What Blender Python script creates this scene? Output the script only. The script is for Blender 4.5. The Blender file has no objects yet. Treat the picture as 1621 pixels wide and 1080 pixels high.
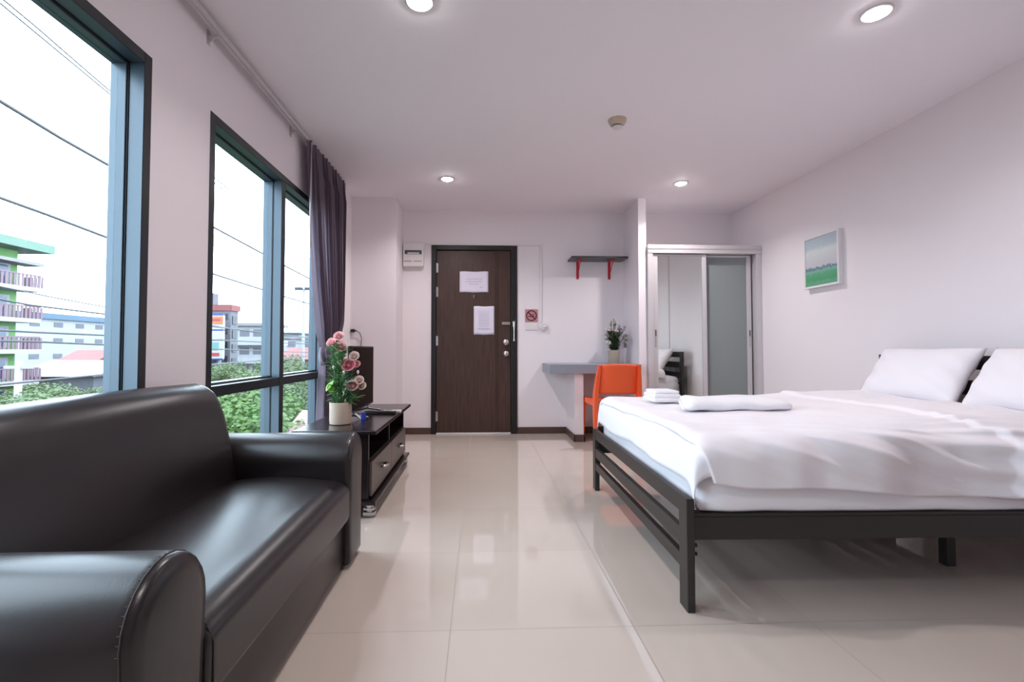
import bpy, bmesh, math, random
from mathutils import Vector, Matrix, noise
R = math.radians
PI = math.pi
rnd = random.Random(7)
scene = bpy.context.scene
C = scene.collection

# ------------------------------------------------------------------ helpers
ROOTM = {}

def tag(o, label=None, cat=None, group=None, kind=None):
    if label: o['label'] = label
    if cat: o['category'] = cat
    if group: o['group'] = group
    if kind: o['kind'] = kind
    return o

def thing(name, label, cat, loc=(0, 0, 0), rotz=0.0, group=None, kind=None):
    o = bpy.data.objects.new(name, None)
    o.empty_display_size = 0.1
    C.objects.link(o)
    o.location = loc
    o.rotation_euler = (0, 0, rotz)
    ROOTM[o.name] = (Matrix.Translation(Vector(loc)) @ Matrix.Rotation(rotz, 4, 'Z')).inverted()
    return tag(o, label, cat, group, kind)

def obj(name, bm, mat, parent=None, smooth=False, local=False, angle=None):
    """link a bmesh as one object; coordinates are world unless local"""
    if parent is not None and not local:
        bm.transform(ROOTM[parent.name])
    me = bpy.data.meshes.new(name)
    bmesh.ops.recalc_face_normals(bm, faces=bm.faces[:])
    bm.to_mesh(me)
    bm.free()
    mats = mat if isinstance(mat, (list, tuple)) else [mat]
    for m in mats:
        me.materials.append(m)
    if smooth:
        for p in me.polygons: p.use_smooth = True
    if angle is not None:
        for p in me.polygons: p.use_smooth = True
        try: me.set_sharp_from_angle(angle=R(angle))
        except Exception: pass
    o = bpy.data.objects.new(name, me)
    C.objects.link(o)
    if parent is not None:
        o.parent = parent
        ROOTM[o.name] = ROOTM[parent.name]
    else:
        ROOTM[o.name] = Matrix.Identity(4)
    return o

def struct(name, bm, mat, parent=None, **k):
    o = obj(name, bm, mat, parent, **k)
    if parent is None: o['kind'] = 'structure'
    return o

def dup(root, loc, rotz=None, scale=None, **tags):
    def cp(o, par):
        c = o.copy()
        C.objects.link(c)
        if par is not None: c.parent = par
        for ch in [x for x in list(C.objects) if x.parent is o and x is not c]:
            cp(ch, c)
        return c
    r = cp(root, None)
    r.location = loc
    if rotz is not None: r.rotation_euler = (0, 0, rotz)
    if scale is not None: r.scale = scale
    tag(r, **tags)
    return r

def B(): return bmesh.new()

def box(bm, a, b, bev=0.0, seg=2, mi=0):
    x0, y0, z0 = a; x1, y1, z1 = b
    vs = [bm.verts.new(p) for p in [(x0,y0,z0),(x1,y0,z0),(x1,y1,z0),(x0,y1,z0),(x0,y0,z1),(x1,y0,z1),(x1,y1,z1),(x0,y1,z1)]]
    fs = [bm.faces.new([vs[i] for i in f]) for f in [(0,3,2,1),(4,5,6,7),(0,1,5,4),(1,2,6,5),(2,3,7,6),(3,0,4,7)]]
    for f in fs: f.material_index = mi
    if bev > 0:
        es = list({e for f in fs for e in f.edges})
        r = bmesh.ops.bevel(bm, geom=es, offset=bev, offset_type='OFFSET', segments=seg, profile=0.5, affect='EDGES')
        for f in r['faces']: f.material_index = mi
    return bm

def ring(bm, pts): return [bm.verts.new(p) for p in pts]

def loft(bm, rings, closed=True, cap=True, mi=0):
    vr = [ring(bm, r) for r in rings]
    n = len(vr[0])
    for a, b in zip(vr[:-1], vr[1:]):
        for i in range(n if closed else n - 1):
            j = (i + 1) % n
            f = bm.faces.new((a[i], a[j], b[j], b[i])); f.material_index = mi
    if cap and closed:
        for r in (vr[0], vr[-1]):
            try:
                f = bm.faces.new(r); f.material_index = mi
            except ValueError: pass
    return vr

def frame(d):
    d = Vector(d).normalized()
    a = Vector((0, 0, 1)) if abs(d.z) < 0.9 else Vector((1, 0, 0))
    u = d.cross(a).normalized()
    return u, d.cross(u).normalized()

def tube(bm, pts, r, seg=8, mi=0):
    pts = [Vector(p) for p in pts]
    rs = r if isinstance(r, (list, tuple)) else [r] * len(pts)
    rings = []
    u0 = None
    for i, p in enumerate(pts):
        d = (pts[min(i + 1, len(pts) - 1)] - pts[max(i - 1, 0)]).normalized()
        if u0 is None: u, v = frame(d)
        else:
            u = (u0 - d * u0.dot(d)).normalized(); v = d.cross(u)
        u0 = u
        rings.append([p + (u * math.cos(t) + v * math.sin(t)) * rs[i] for t in [2 * PI * k / seg for k in range(seg)]])
    loft(bm, rings, mi=mi)
    return bm

def lathe(bm, prof, c=(0, 0, 0), seg=24, axis='z', cap=True, mi=0):
    c = Vector(c)
    rings = []
    for r, h in prof:
        pts = []
        for k in range(seg):
            t = 2 * PI * k / seg
            a, b = r * math.cos(t), r * math.sin(t)
            if axis == 'z': p = (a, b, h)
            elif axis == 'y': p = (a, h, b)
            else: p = (h, a, b)
            pts.append(c + Vector(p))
        rings.append(pts)
    loft(bm, rings, cap=cap, mi=mi)
    return bm

def grid(bm, nu, nv, fn, closed_u=False, mi=0):
    vs = [[bm.verts.new(fn(i / (nu if closed_u else nu - 1), j / (nv - 1))) for j in range(nv)] for i in range(nu)]
    for i in range(nu if closed_u else nu - 1):
        for j in range(nv - 1):
            a = (i + 1) % nu
            f = bm.faces.new((vs[i][j], vs[a][j], vs[a][j + 1], vs[i][j + 1])); f.material_index = mi
    return vs

def solidify(o, t, offset=-1.0):
    m = o.modifiers.new('thickness', 'SOLIDIFY'); m.thickness = t; m.offset = offset
    return o

def subsurf(o, n=1):
    m = o.modifiers.new('smooth', 'SUBSURF'); m.levels = n; m.render_levels = n
    return o

def sstep(a, b, x):
    t = max(0.0, min(1.0, (x - a) / (b - a)))
    return t * t * (3 - 2 * t)

def lerp(a, b, t): return a + (b - a) * t

def interp(tab, x):
    if x <= tab[0][0]: return tab[0][1]
    for (a, va), (b, vb) in zip(tab[:-1], tab[1:]):
        if x <= b: return lerp(va, vb, (x - a) / (b - a))
    return tab[-1][1]

# ------------------------------------------------------------------ materials
def mat(name, col, rough=0.5, metal=0.0, var=0.06, scale=8.0, bump=0.0, bscale=60.0, spec=0.5, coat=0.0, sheen=0.0, col2=None, stretch=None, transl=0.0):
    m = bpy.data.materials.new(name); m.use_nodes = True
    nt = m.node_tree; N = nt.nodes; L = nt.links
    b = N['Principled BSDF']
    b.inputs['Roughness'].default_value = rough
    b.inputs['Metallic'].default_value = metal
    b.inputs['Specular IOR Level'].default_value = spec
    b.inputs['Coat Weight'].default_value = coat
    b.inputs['Sheen Weight'].default_value = sheen
    tc = N.new('ShaderNodeTexCoord'); mp = N.new('ShaderNodeMapping')
    L.new(tc.outputs['Object'], mp.inputs['Vector'])
    if stretch: mp.inputs['Scale'].default_value = stretch
    nz = N.new('ShaderNodeTexNoise'); nz.inputs['Scale'].default_value = scale; nz.inputs['Detail'].default_value = 4
    L.new(mp.outputs['Vector'], nz.inputs['Vector'])
    mx = N.new('ShaderNodeMix'); mx.data_type = 'RGBA'
    c2 = col2 if col2 else tuple(max(0, c * (1 - var * 2)) for c in col)
    mx.inputs['A'].default_value = (*col, 1); mx.inputs['B'].default_value = (*c2, 1)
    L.new(nz.outputs['Fac'], mx.inputs['Factor'])
    L.new(mx.outputs['Result'], b.inputs['Base Color'])
    if bump > 0:
        n2 = N.new('ShaderNodeTexNoise'); n2.inputs['Scale'].default_value = bscale; n2.inputs['Detail'].default_value = 3
        L.new(mp.outputs['Vector'], n2.inputs['Vector'])
        bp = N.new('ShaderNodeBump'); bp.inputs['Strength'].default_value = bump; bp.inputs['Distance'].default_value = 0.01
        L.new(n2.outputs['Fac'], bp.inputs['Height']); L.new(bp.outputs['Normal'], b.inputs['Normal'])
    if transl > 0:
        tr = N.new('ShaderNodeBsdfTranslucent'); ms = N.new('ShaderNodeMixShader'); out = N['Material Output']
        L.new(mx.outputs['Result'], tr.inputs['Color'])
        ms.inputs['Fac'].default_value = transl
        L.new(b.outputs['BSDF'], ms.inputs[1]); L.new(tr.outputs['BSDF'], ms.inputs[2]); L.new(ms.outputs['Shader'], out.inputs['Surface'])
    return m

def emit(name, col, s):
    m = bpy.data.materials.new(name); m.use_nodes = True
    nt = m.node_tree
    b = nt.nodes['Principled BSDF']
    b.inputs['Base Color'].default_value = (*col, 1)
    b.inputs['Emission Color'].default_value = (*col, 1)
    b.inputs['Emission Strength'].default_value = s
    return m

M = {}
M['wall'] = mat('wall_paint', (.82, .765, .79), .6, var=.01, scale=2, bump=.03, bscale=300)
M['ceiling'] = mat('ceiling_paint', (.91, .865, .90), .7, var=.01, scale=2)
M['skirting'] = mat('skirting_wood', (.10, .055, .045), .35, var=.15)
M['alu_lit'] = mat('aluminium_sky_lit', (.060, .088, .112), .36, metal=.3, var=.04)  # window frame metal with the sky's blue light put into its colour
M['alu_shaded'] = mat('aluminium_shaded', (.014, .017, .020), .4, var=.04)  # same frame metal, room-side shade put into its colour
M['rubber'] = mat('black_seal', (.012, .014, .018), .5)
M['leather'] = mat('dark_leather', (.012, .0085, .009), .32, var=.1, scale=5, bump=.025, bscale=260, spec=.55)
M['stitch'] = mat('brown_stitching', (.022, .010, .009), .6)
M['steel_black'] = mat('black_painted_steel', (.022, .019, .018), .38, var=.08)
M['sheet'] = mat('white_cotton', (.82, .78, .81), .75, var=.015, scale=6, bump=.04, bscale=200, sheen=.15)
M['sheet_cool'] = mat('white_sheet', (.84, .83, .88), .7, var=.015, scale=6, sheen=.1)
M['towel'] = mat('terry_towel', (.86, .84, .87), .95, var=.02, scale=30, bump=.25, bscale=500, sheen=.3)
M['curtain'] = mat('plum_curtain', (.27, .21, .265), .75, var=.10, scale=5, sheen=.2, transl=.5)
M['rail'] = mat('white_rail', (.62, .58, .60), .35, metal=.3)
M['espresso'] = mat('espresso_laminate', (.020, .013, .014), .22, var=.2, scale=5, stretch=(1, 1, 6))
M['drawer'] = mat('drawer_front_taupe', (.12, .095, .085), .3, var=.15, scale=6, stretch=(1, 6, 1))
M['chrome'] = mat('chrome', (.72, .72, .72), .18, metal=1, var=.03)
M['screen'] = mat('tv_screen', (.010, .009, .010), .12)
M['plastic_black'] = mat('black_plastic', (.012, .011, .012), .35)
M['plastic_white'] = mat('white_plastic', (.76, .73, .73), .35, var=.02)
M['plastic_clear'] = mat('smoked_window', (.10, .09, .085), .1)
M['red_ink'] = mat('red_print', (.50, .10, .10), .5)
M['ink'] = mat('faded_print', (.48, .48, .58), .6)
M['paper'] = mat('white_paper', (.72, .68, .80), .7, var=.02)
M['blue'] = mat('blue_plastic', (.02, .05, .45), .3)
M['pot'] = mat('cream_ceramic', (.58, .46, .36), .5, var=.06, scale=6)
M['pot2'] = mat('beige_ceramic', (.42, .35, .29), .5, var=.08, scale=10)
M['soil'] = mat('soil', (.05, .035, .02), .9)
M['leaf'] = mat('leaf_green', (.055, .17, .05), .5, col2=(.13, .30, .11), scale=25, transl=.2)
M['leaf2'] = mat('leaf_lime', (.22, .50, .03), .45, col2=(.32, .55, .12), scale=15, transl=.25)
M['leaf_dark'] = mat('leaf_dark', (.020, .05, .018), .5, col2=(.05, .085, .03), scale=25)
M['stem_dark'] = mat('stem_dark', (.035, .02, .018), .6)
M['rose'] = mat('rose_pink', (.85, .42, .45), .5, col2=(.86, .62, .60), scale=40, transl=.2)
M['rose_deep'] = mat('rose_deep_pink', (.78, .20, .32), .5, col2=(.85, .45, .50), scale=40, transl=.2)
M['rose_white'] = mat('rose_cream', (.82, .76, .66), .5, col2=(.80, .60, .56), scale=30, transl=.2)
M['blossom'] = mat('white_blossom', (.72, .70, .66), .6, var=.08, scale=30)
M['desk'] = mat('blue_grey_laminate', (.26, .285, .335), .35, var=.05, scale=6)
M['shelf'] = mat('charcoal_shelf', (.05, .05, .055), .35, var=.1)
M['red_paint'] = mat('red_metal', (.55, .012, .03), .4)
M['orange'] = mat('orange_plastic', (.95, .125, .035), .38, var=.04)
M['silver'] = mat('silver_frame', (.62, .59, .60), .32, metal=.25, var=.03)
M['frost'] = mat('frosted_glass', (.235, .265, .262), .28, var=.02)
M['sign_pink'] = mat('sign_pink', (.50, .26, .27), .5)
M['sign_dark'] = mat('sign_dark_red', (.14, .008, .015), .5)
M['canvas_edge'] = mat('white_frame', (.78, .76, .77), .5)
M['brass'] = mat('brushed_steel', (.60, .56, .52), .3, metal=1)

# mirror
m = bpy.data.materials.new('mirror'); m.use_nodes = True
b = m.node_tree.nodes['Principled BSDF']; b.inputs['Metallic'].default_value = 1; b.inputs['Roughness'].default_value = .015
b.inputs['Base Color'].default_value = (.80, .83, .80, 1)
M['mirror'] = m

# window glass: thin pane
m = bpy.data.materials.new('window_glass'); m.use_nodes = True
N = m.node_tree.nodes; L = m.node_tree.links; N.remove(N['Principled BSDF'])
tr = N.new('ShaderNodeBsdfTransparent'); tr.inputs['Color'].default_value = (.93, .97, .98, 1)
gl = N.new('ShaderNodeBsdfGlossy'); gl.inputs['Roughness'].default_value = .01
fr = N.new('ShaderNodeLayerWeight'); fr.inputs['Blend'].default_value = .5
pw = N.new('ShaderNodeMath'); pw.operation = 'POWER'; pw.inputs[1].default_value = 5; L.new(fr.outputs['Facing'], pw.inputs[0])
ma = N.new('ShaderNodeMath'); ma.operation = 'MULTIPLY_ADD'; ma.inputs[1].default_value = .9; ma.inputs[2].default_value = .02; L.new(pw.outputs[0], ma.inputs[0])
ms = N.new('ShaderNodeMixShader')
L.new(ma.outputs[0], ms.inputs[0]); L.new(tr.outputs[0], ms.inputs[1]); L.new(gl.outputs[0], ms.inputs[2]); L.new(ms.outputs[0], N['Material Output'].inputs['Surface'])
M['glass'] = m

# dark wood door with vertical grain
def wood(name, c1, c2, rough=.38):
    m = bpy.data.materials.new(name); m.use_nodes = True
    N = m.node_tree.nodes; L = m.node_tree.links; b = N['Principled BSDF']; b.inputs['Roughness'].default_value = rough
    tc = N.new('ShaderNodeTexCoord'); mp = N.new('ShaderNodeMapping'); mp.inputs['Scale'].default_value = (26, 26, 1.2)
    nz = N.new('ShaderNodeTexNoise'); nz.inputs['Scale'].default_value = 3; nz.inputs['Detail'].default_value = 8
    cr = N.new('ShaderNodeValToRGB'); cr.color_ramp.elements[0].position = .35; cr.color_ramp.elements[1].position = .68
    cr.color_ramp.elements[0].color = (*c1, 1); cr.color_ramp.elements[1].color = (*c2, 1)
    L.new(tc.outputs['Object'], mp.inputs[0]); L.new(mp.outputs[0], nz.inputs['Vector']); L.new(nz.outputs['Fac'], cr.inputs[0]); L.new(cr.outputs[0], b.inputs['Base Color'])
    return m
M['door'] = wood('walnut_veneer', (.040, .018, .012), (.075, .036, .026))
M['door_frame'] = wood('door_frame_black_brown', (.007, .005, .006), (.012, .009, .009))

# floor tiles
m = bpy.data.materials.new('floor_tiles'); m.use_nodes = True
N = m.node_tree.nodes; L = m.node_tree.links; b = N['Principled BSDF']
b.inputs['Roughness'].default_value = .09; b.inputs['Specular IOR Level'].default_value = .75
tc = N.new('ShaderNodeTexCoord'); sx = N.new('ShaderNodeSeparateXYZ'); L.new(tc.outputs['Object'], sx.inputs[0])
def mth(op, a, bv=None):
    n = N.new('ShaderNodeMath'); n.operation = op
    if isinstance(a, (int, float)): n.inputs[0].default_value = a
    else: L.new(a, n.inputs[0])
    if bv is not None:
        if isinstance(bv, (int, float)): n.inputs[1].default_value = bv
        else: L.new(bv, n.inputs[1])
    return n.outputs[0]
def gro(s, off):
    t = mth('ADD', s, off); t = mth('DIVIDE', t, .6); fr_ = mth('FRACT', t); d = mth('ABSOLUTE', mth('SUBTRACT', fr_, .5))
    return mth('GREATER_THAN', d, .5 - .0018 / .6), mth('FLOOR', t)
gx, ix = gro(sx.outputs['X'], 6.095); gy, iy = gro(sx.outputs['Y'], 6.0 - 1.587)
gm = mth('MAXIMUM', gx, gy)
cmb = N.new('ShaderNodeCombineXYZ'); L.new(ix, cmb.inputs[0]); L.new(iy, cmb.inputs[1])
wn = N.new('ShaderNodeTexWhiteNoise'); L.new(cmb.outputs[0], wn.inputs['Vector'])
nz = N.new('ShaderNodeTexNoise'); nz.inputs['Scale'].default_value = 2.2; nz.inputs['Detail'].default_value = 6; L.new(tc.outputs['Object'], nz.inputs['Vector'])
fac = mth('ADD', mth('MULTIPLY', wn.outputs['Value'], .35), mth('MULTIPLY', nz.outputs['Fac'], .65))
mx = N.new('ShaderNodeMix'); mx.data_type = 'RGBA'; mx.inputs['A'].default_value = (.50, .425, .37, 1); mx.inputs['B'].default_value = (.56, .485, .425, 1); L.new(fac, mx.inputs['Factor'])
mg = N.new('ShaderNodeMix'); mg.data_type = 'RGBA'; mg.inputs['B'].default_value = (.34, .28, .24, 1); L.new(mx.outputs['Result'], mg.inputs['A']); L.new(gm, mg.inputs['Factor'])
L.new(mg.outputs['Result'], b.inputs['Base Color'])
rg = mth('ADD', mth('MULTIPLY', gm, .5), mth('ADD', mth('MULTIPLY', nz.outputs['Fac'], .03), .028)); L.new(rg, b.inputs['Roughness'])
M['floor'] = m

# painting (plain watercolour landscape)
m = bpy.data.materials.new('watercolour'); m.use_nodes = True
N = m.node_tree.nodes; L = m.node_tree.links; b = N['Principled BSDF']; b.inputs['Roughness'].default_value = .25
tc = N.new('ShaderNodeTexCoord'); sx = N.new('ShaderNodeSeparateXYZ'); L.new(tc.outputs['Generated'], sx.inputs[0])
n1 = N.new('ShaderNodeTexNoise'); n1.inputs['Scale'].default_value = 9; n1.inputs['Detail'].default_value = 5; L.new(tc.outputs['Generated'], n1.inputs['Vector'])
n2 = N.new('ShaderNodeTexNoise'); n2.inputs['Scale'].default_value = 35; L.new(tc.outputs['Generated'], n2.inputs['Vector'])
h = mth('ADD', sx.outputs['Z'], mth('MULTIPLY', mth('SUBTRACT', n2.outputs['Fac'], .5), .12))
h = mth('ADD', h, mth('MULTIPLY', mth('SUBTRACT', n1.outputs['Fac'], .5), .12))
cr = N.new('ShaderNodeValToRGB'); e = cr.color_ramp.elements
e[0].position = 0; e[0].color = (.10, .27, .16, 1); e[1].position = 1; e[1].color = (.42, .50, .55, 1)
for pos, c in [(.05, (.10, .36, .20, 1)), (.12, (.07, .30, .13, 1)), (.24, (.10, .36, .19, 1)), (.31, (.22, .42, .36, 1)), (.335, (.12, .22, .24, 1)), (.37, (.16, .25, .28, 1)), (.385, (.52, .52, .58, 1)), (.55, (.56, .58, .60, 1)), (.72, (.62, .68, .68, 1)), (.80, (.45, .54, .58, 1))]:
    q = e.new(pos); q.color = c
L.new(h, cr.inputs[0]); L.new(cr.outputs[0], b.inputs['Base Color'])
M['art'] = m

# ------------------------------------------------------------------ room shell
LAMP_W = 5.6
H = 2.418; XL = -1.27; XR = 2.81; YB = 5.20; YF = -1.9
bm = B(); box(bm, (XL - .12, YF - .1, -.12), (XR + .1, YB + .12, 0)); struct('floor', bm, M['floor'])
bm = B(); box(bm, (XL - .12, YF - .1, H), (XR + .1, YB + .12, H + .12)); struct('ceiling', bm, M['ceiling'])
WZ0, WZ1 = .08, 2.035
W1 = (.20, 1.875); W2 = (2.28, 3.985)
bm = B()
box(bm, (XL - .12, YF, 0), (XL, YB, WZ0)); box(bm, (XL - .12, YF, WZ1), (XL, YB, H))
for a, c in ((YF, W1[0]), (W1[1], W2[0]), (W2[1], YB)): box(bm, (XL - .12, a, WZ0), (XL, c, WZ1))
struct('wall_left', bm, M['wall'])
bm = B(); box(bm, (XR, YF, 0), (XR + .1, YB, H)); struct('wall_right', bm, M['wall'])
bm = B(); box(bm, (XL - .12, YF - .1, 0), (XR + .1, YF, H)); struct('wall_front', bm, M['wall'])
# back wall with a doorway
DX0, DX1, DZ = -.525, .402, 2.035
bm = B(); box(bm, (XL - .12, YB, 0), (DX0, YB + .12, H)); box(bm, (DX1, YB, 0), (XR + .1, YB + .12, H)); box(bm, (DX0, YB, DZ), (DX1, YB + .12, H))
box(bm, (DX0, YB + .09, 0), (DX1, YB + .12, DZ))
struct('wall_back', bm, M['wall'])
bm = B(); box(bm, (XL, 4.76, 0), (-.832, YB, H)); struct('wall_pillar_left', bm, M['wall'])
bm = B(); box(bm, (1.575, 4.70, 0), (1.655, YB, H)); struct('wall_partition', bm, M['wall'])
bm = B(); box(bm, (.935, 4.72, 0), (1.02, YB, .672)); struct('wall_desk_pier', bm, M['wall'])
bm = B(); box(bm, (2.794, 1.20, 0), (XR, 2.39, H)); struct('wall_column_right', bm, M['wall'])

def skirt(name, a, c):
    bm = B(); box(bm, a, c, .004, 2); struct(name, bm, M['skirting'])
skirt('baseboard_back', (-.832, YB - .012, 0), (DX0, YB, .07))
skirt('trim_1', (DX1, YB - .012, 0), (.935, YB, .07))
bm = B(); box(bm, (.923, 4.708, 0), (.935, YB - .012, .07), .003); box(bm, (.923, 4.708, 0), (1.032, 4.72, .07), .003); box(bm, (1.02, 4.708, 0), (1.032, YB - .012, .07), .003)
struct('trim_2', bm, M['skirting'])
skirt('trim_3', (1.032, YB - .012, 0), (1.563, YB, .07))
bm = B(); box(bm, (1.563, 4.688, 0), (1.575, YB - .012, .07), .003); box(bm, (1.563, 4.688, 0), (1.655, 4.70, .07), .003); struct('trim_4', bm, M['skirting'])
bm = B(); box(bm, (XL, 4.748, 0), (-.82, 4.76, .07), .003); box(bm, (-.832, 4.748, 0), (-.82, YB - .012, .07), .003); struct('trim_5', bm, M['skirting'])
skirt('baseboard_left', (XL, YF, 0), (XL + .012, 4.748, .07))
bm = B(); box(bm, (XR - .012, YF, 0), (XR, 1.188, .07), .003); box(bm, (XR - .012, 2.397, 0), (XR, 4.66, .07), .003); box(bm, (2.782, 1.188, 0), (2.794, 2.397, .07), .003)
struct('baseboard_right', bm, M['skirting'])
skirt('baseboard_front', (XL, YF, 0), (XR, YF + .012, .07))

# ------------------------------------------------------------------ windows
def window(n, y0, y1):
    xo = XL - .115; xi = XL + .004
    bm = B()
    t = .042
    # stepped aluminium sections: thin room-side face, deeper outer rebate
    def sec(a, b_, inner=0):
        (ya, za), (yb, zb) = a, b_
        box(bm, (XL - .05, ya, za), (xi, yb, zb))
    # room-side ring
    for (ya, yb, za, zb) in ((y0, y0 + t, WZ0, WZ1), (y1 - t, y1, WZ0, WZ1), (y0 + t, y1 - t, WZ0, WZ0 + t), (y0 + t, y1 - t, WZ1 - t, WZ1)):
        box(bm, (XL - .052, ya, za), (xi, yb, zb), .002, 1, mi=2)
    t2 = .052
    for (ya, yb, za, zb) in ((y0, y0 + t2, WZ0, WZ1), (y1 - t2, y1, WZ0, WZ1), (y0 + t2, y1 - t2, WZ0, WZ0 + t2), (y0 + t2, y1 - t2, WZ1 - t2, WZ1)):
        box(bm, (xo, ya, za), (XL - .056, yb, zb), .002, 1)
    for f in bm.faces:   # thin strip facing the room gets the painted-in shade, the rest the sky tint
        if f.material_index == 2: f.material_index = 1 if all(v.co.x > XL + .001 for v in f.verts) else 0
    w = struct('window_%d' % n, bm, [M['alu_lit'], M['alu_shaded']])
    ym = (y0 + y1) / 2; zt = .735
    bm = B(); box(bm, (XL - .052, ym - .03, WZ0 + t), (xi - .004, ym + .03, WZ1 - t), .002, 1); box(bm, (xo, ym - .036, WZ0 + t2), (XL - .056, ym + .036, WZ1 - t2), .002, 1)
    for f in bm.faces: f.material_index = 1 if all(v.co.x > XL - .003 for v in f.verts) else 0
    obj('mullion', bm, [M['alu_lit'], M['alu_shaded']], w)
    bm = B()
    for a, c in ((y0 + t, ym - .03), (ym + .03, y1 - t)):
        box(bm, (XL - .052, a, zt - .055), (xi - .006, c, zt - .003), .002, 1)
        box(bm, (xo, a + .012, zt - .058), (XL - .056, c - .012, zt + .008), .002, 1)
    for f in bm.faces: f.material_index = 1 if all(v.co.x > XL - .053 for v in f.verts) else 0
    obj('transom', bm, [M['alu_lit'], M['alu_shaded']], w)
    bm = B()
    for a, c in ((y0, y0 + .046), (ym - .033, ym + .033), (y1 - .046, y1)):
        box(bm, (XL - .056, a, WZ0), (XL - .052, c, WZ1))
    box(bm, (XL - .056, y0 + .046, WZ1 - .046), (XL - .052, y1 - .046, WZ1)); box(bm, (XL - .056, y0 + .046, WZ0), (XL - .052, y1 - .046, WZ0 + .046)); box(bm, (XL - .056, y0 + .046, zt - .056), (XL - .052, y1 - .046, zt))
    obj('seal', bm, M['rubber'], w)
    for a, c in ((y0 + t2, ym - .036), (ym + .036, y1 - t2)):
        for za, zb in ((WZ0 + t2, zt - .058), (zt + .008, WZ1 - t2)):
            bm = B(); x = XL - .09
            box(bm, (x, a, za), (x + .004, c, zb))
            obj('pane', bm, M['glass'], w)
    return w
window(1, *W1); window(2, *W2)

# ------------------------------------------------------------------ entry door
door = thing('door_1', None, None, (DX0, YB, 0), kind='structure')
bm = B(); box(bm, (DX0, YB - .02, 0), (-.474, YB + .09, DZ), .004); box(bm, (.334, YB - .02, 0), (DX1, YB + .09, DZ), .004); box(bm, (-.474, YB - .02, 1.985), (.334, YB + .09, DZ), .004)
obj('door_frame', bm, M['door_frame'], door)
bm = B()
box(bm, (-.470, YB + .0, .014), (.170, YB + .04, 1.981), .002, 1); box(bm, (.176, YB, .014), (.190, YB + .04, 1.981), .001, 1); box(bm, (.196, YB, .014), (.330, YB + .04, 1.981), .002, 1)
box(bm, (-.468, YB + .008, .016), (.328, YB + .036, 1.979))
leafo = obj('door_leaf', bm, M['door'], door)
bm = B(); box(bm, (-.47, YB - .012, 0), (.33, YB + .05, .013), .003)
tag(obj('door_gap_light', bm, M['plastic_white'], door), 'pale strip painted as light in the gap under the door')  # white strip paints in the light coming from beneath the door
for z in (1.79, 1.53, 1.0, .19):
    bm = B(); lathe(bm, [(.007, -.055), (.007, .055)], (-.472, YB - .006, z), 10); box(bm, (-.472, YB - .003, z - .05), (-.452, YB + .001, z + .05)); obj('hinge', bm, M['chrome'], door)
def knob(z, r, nm):
    bm = B(); lathe(bm, [(.0, .0), (r, 0), (r, -.006), (r * .5, -.010), (r * .42, -.030), (r * .85, -.036), (r * .95, -.050), (r * .7, -.062), (.0, -.064)], (.278, YB, z), 20, 'y', cap=False)
    return obj(nm, bm, M['brass'], leafo, smooth=True)
knob(.985, .036, 'door_knob'); knob(.862, .034, 'deadbolt')
bm = B(); box(bm, (.238, YB - .012, 1.175), (.325, YB, 1.205), .003); tube(bm, [(.245, YB - .018, 1.19), (.318, YB - .018, 1.19)], .006); box(bm, (.262, YB - .03, 1.183), (.272, YB - .012, 1.197), .002)
obj('bolt_latch', bm, M['brass'], leafo)
bm = B(); box(bm, (.352, YB - .026, 1.155), (.380, YB - .020, 1.215), .002); tube(bm, [(.366, YB - .034, 1.20), (.366, YB - .04, 1.11), (.366, YB - .034, 1.0)], [.011, .006, .006]); box(bm, (.358, YB - .036, .995), (.376, YB - .020, 1.02), .002)
obj('door_guard', bm, M['brass'], door)
bm = B(); lathe(bm, [(.007, 0), (.007, -.006), (.003, -.008)], (-.068, YB, 1.49), 12, 'y'); tube(bm, [(-.068, YB - .006, 1.49), (-.068, YB - .016, 1.478), (-.068, YB - .012, 1.463)], .005, 8)
obj('coat_hook', bm, M['chrome'], leafo)

def notice(name, label, x0, x1, z0, z1, rows):
    o = thing(name, label, 'paper', ((x0 + x1) / 2, YB, z0))
    bm = B()
    def f(u, v):
        return (lerp(x0, x1, u), YB - .0025 - .002 * abs(math.sin(u * 5 + v * 3)), lerp(z0, z1, v) + .002 * math.sin(u * 9))
    grid(bm, 12, 12, f)
    s = obj('sheet', bm, M['paper'], o, smooth=True); solidify(s, .0008)
    bm = B()
    for (a, c, z, h) in rows:
        box(bm, (lerp(x0, x1, a), YB - .0062, lerp(z0, z1, z)), (lerp(x0, x1, c), YB - .0056, lerp(z0, z1, z) + h))
    obj('faded_print', bm, M['ink'], o)
r2 = random.Random(3)
rows = []
for z, a, c in ((.62, .25, .78), (.50, .2, .8), (.38, .32, .66), (.22, .7, .82)):
    x = a
    while x < c:
        w = r2.uniform(.03, .09); rows.append((x, min(x + w, c), z, .008)); x += w + .018
notice('paper_notice', 'landscape white paper notice taped high on the dark entry door', -.222, .088, 1.527, 1.753, rows)
rows = []
for i in range(11):
    x = .26
    while x < .74:
        w = r2.uniform(.04, .12); rows.append((x, min(x + w, .76), .80 - i * .052, .004)); x += w + .03
x = .22
while x < .78:
    w = r2.uniform(.06, .14); rows.append((x, min(x + w, .8), .19, .010)); x += w + .02
notice('paper_notice', 'portrait white paper notice on the entry door, lower of the two', -.069, .152, 1.067, 1.375, rows)

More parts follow.
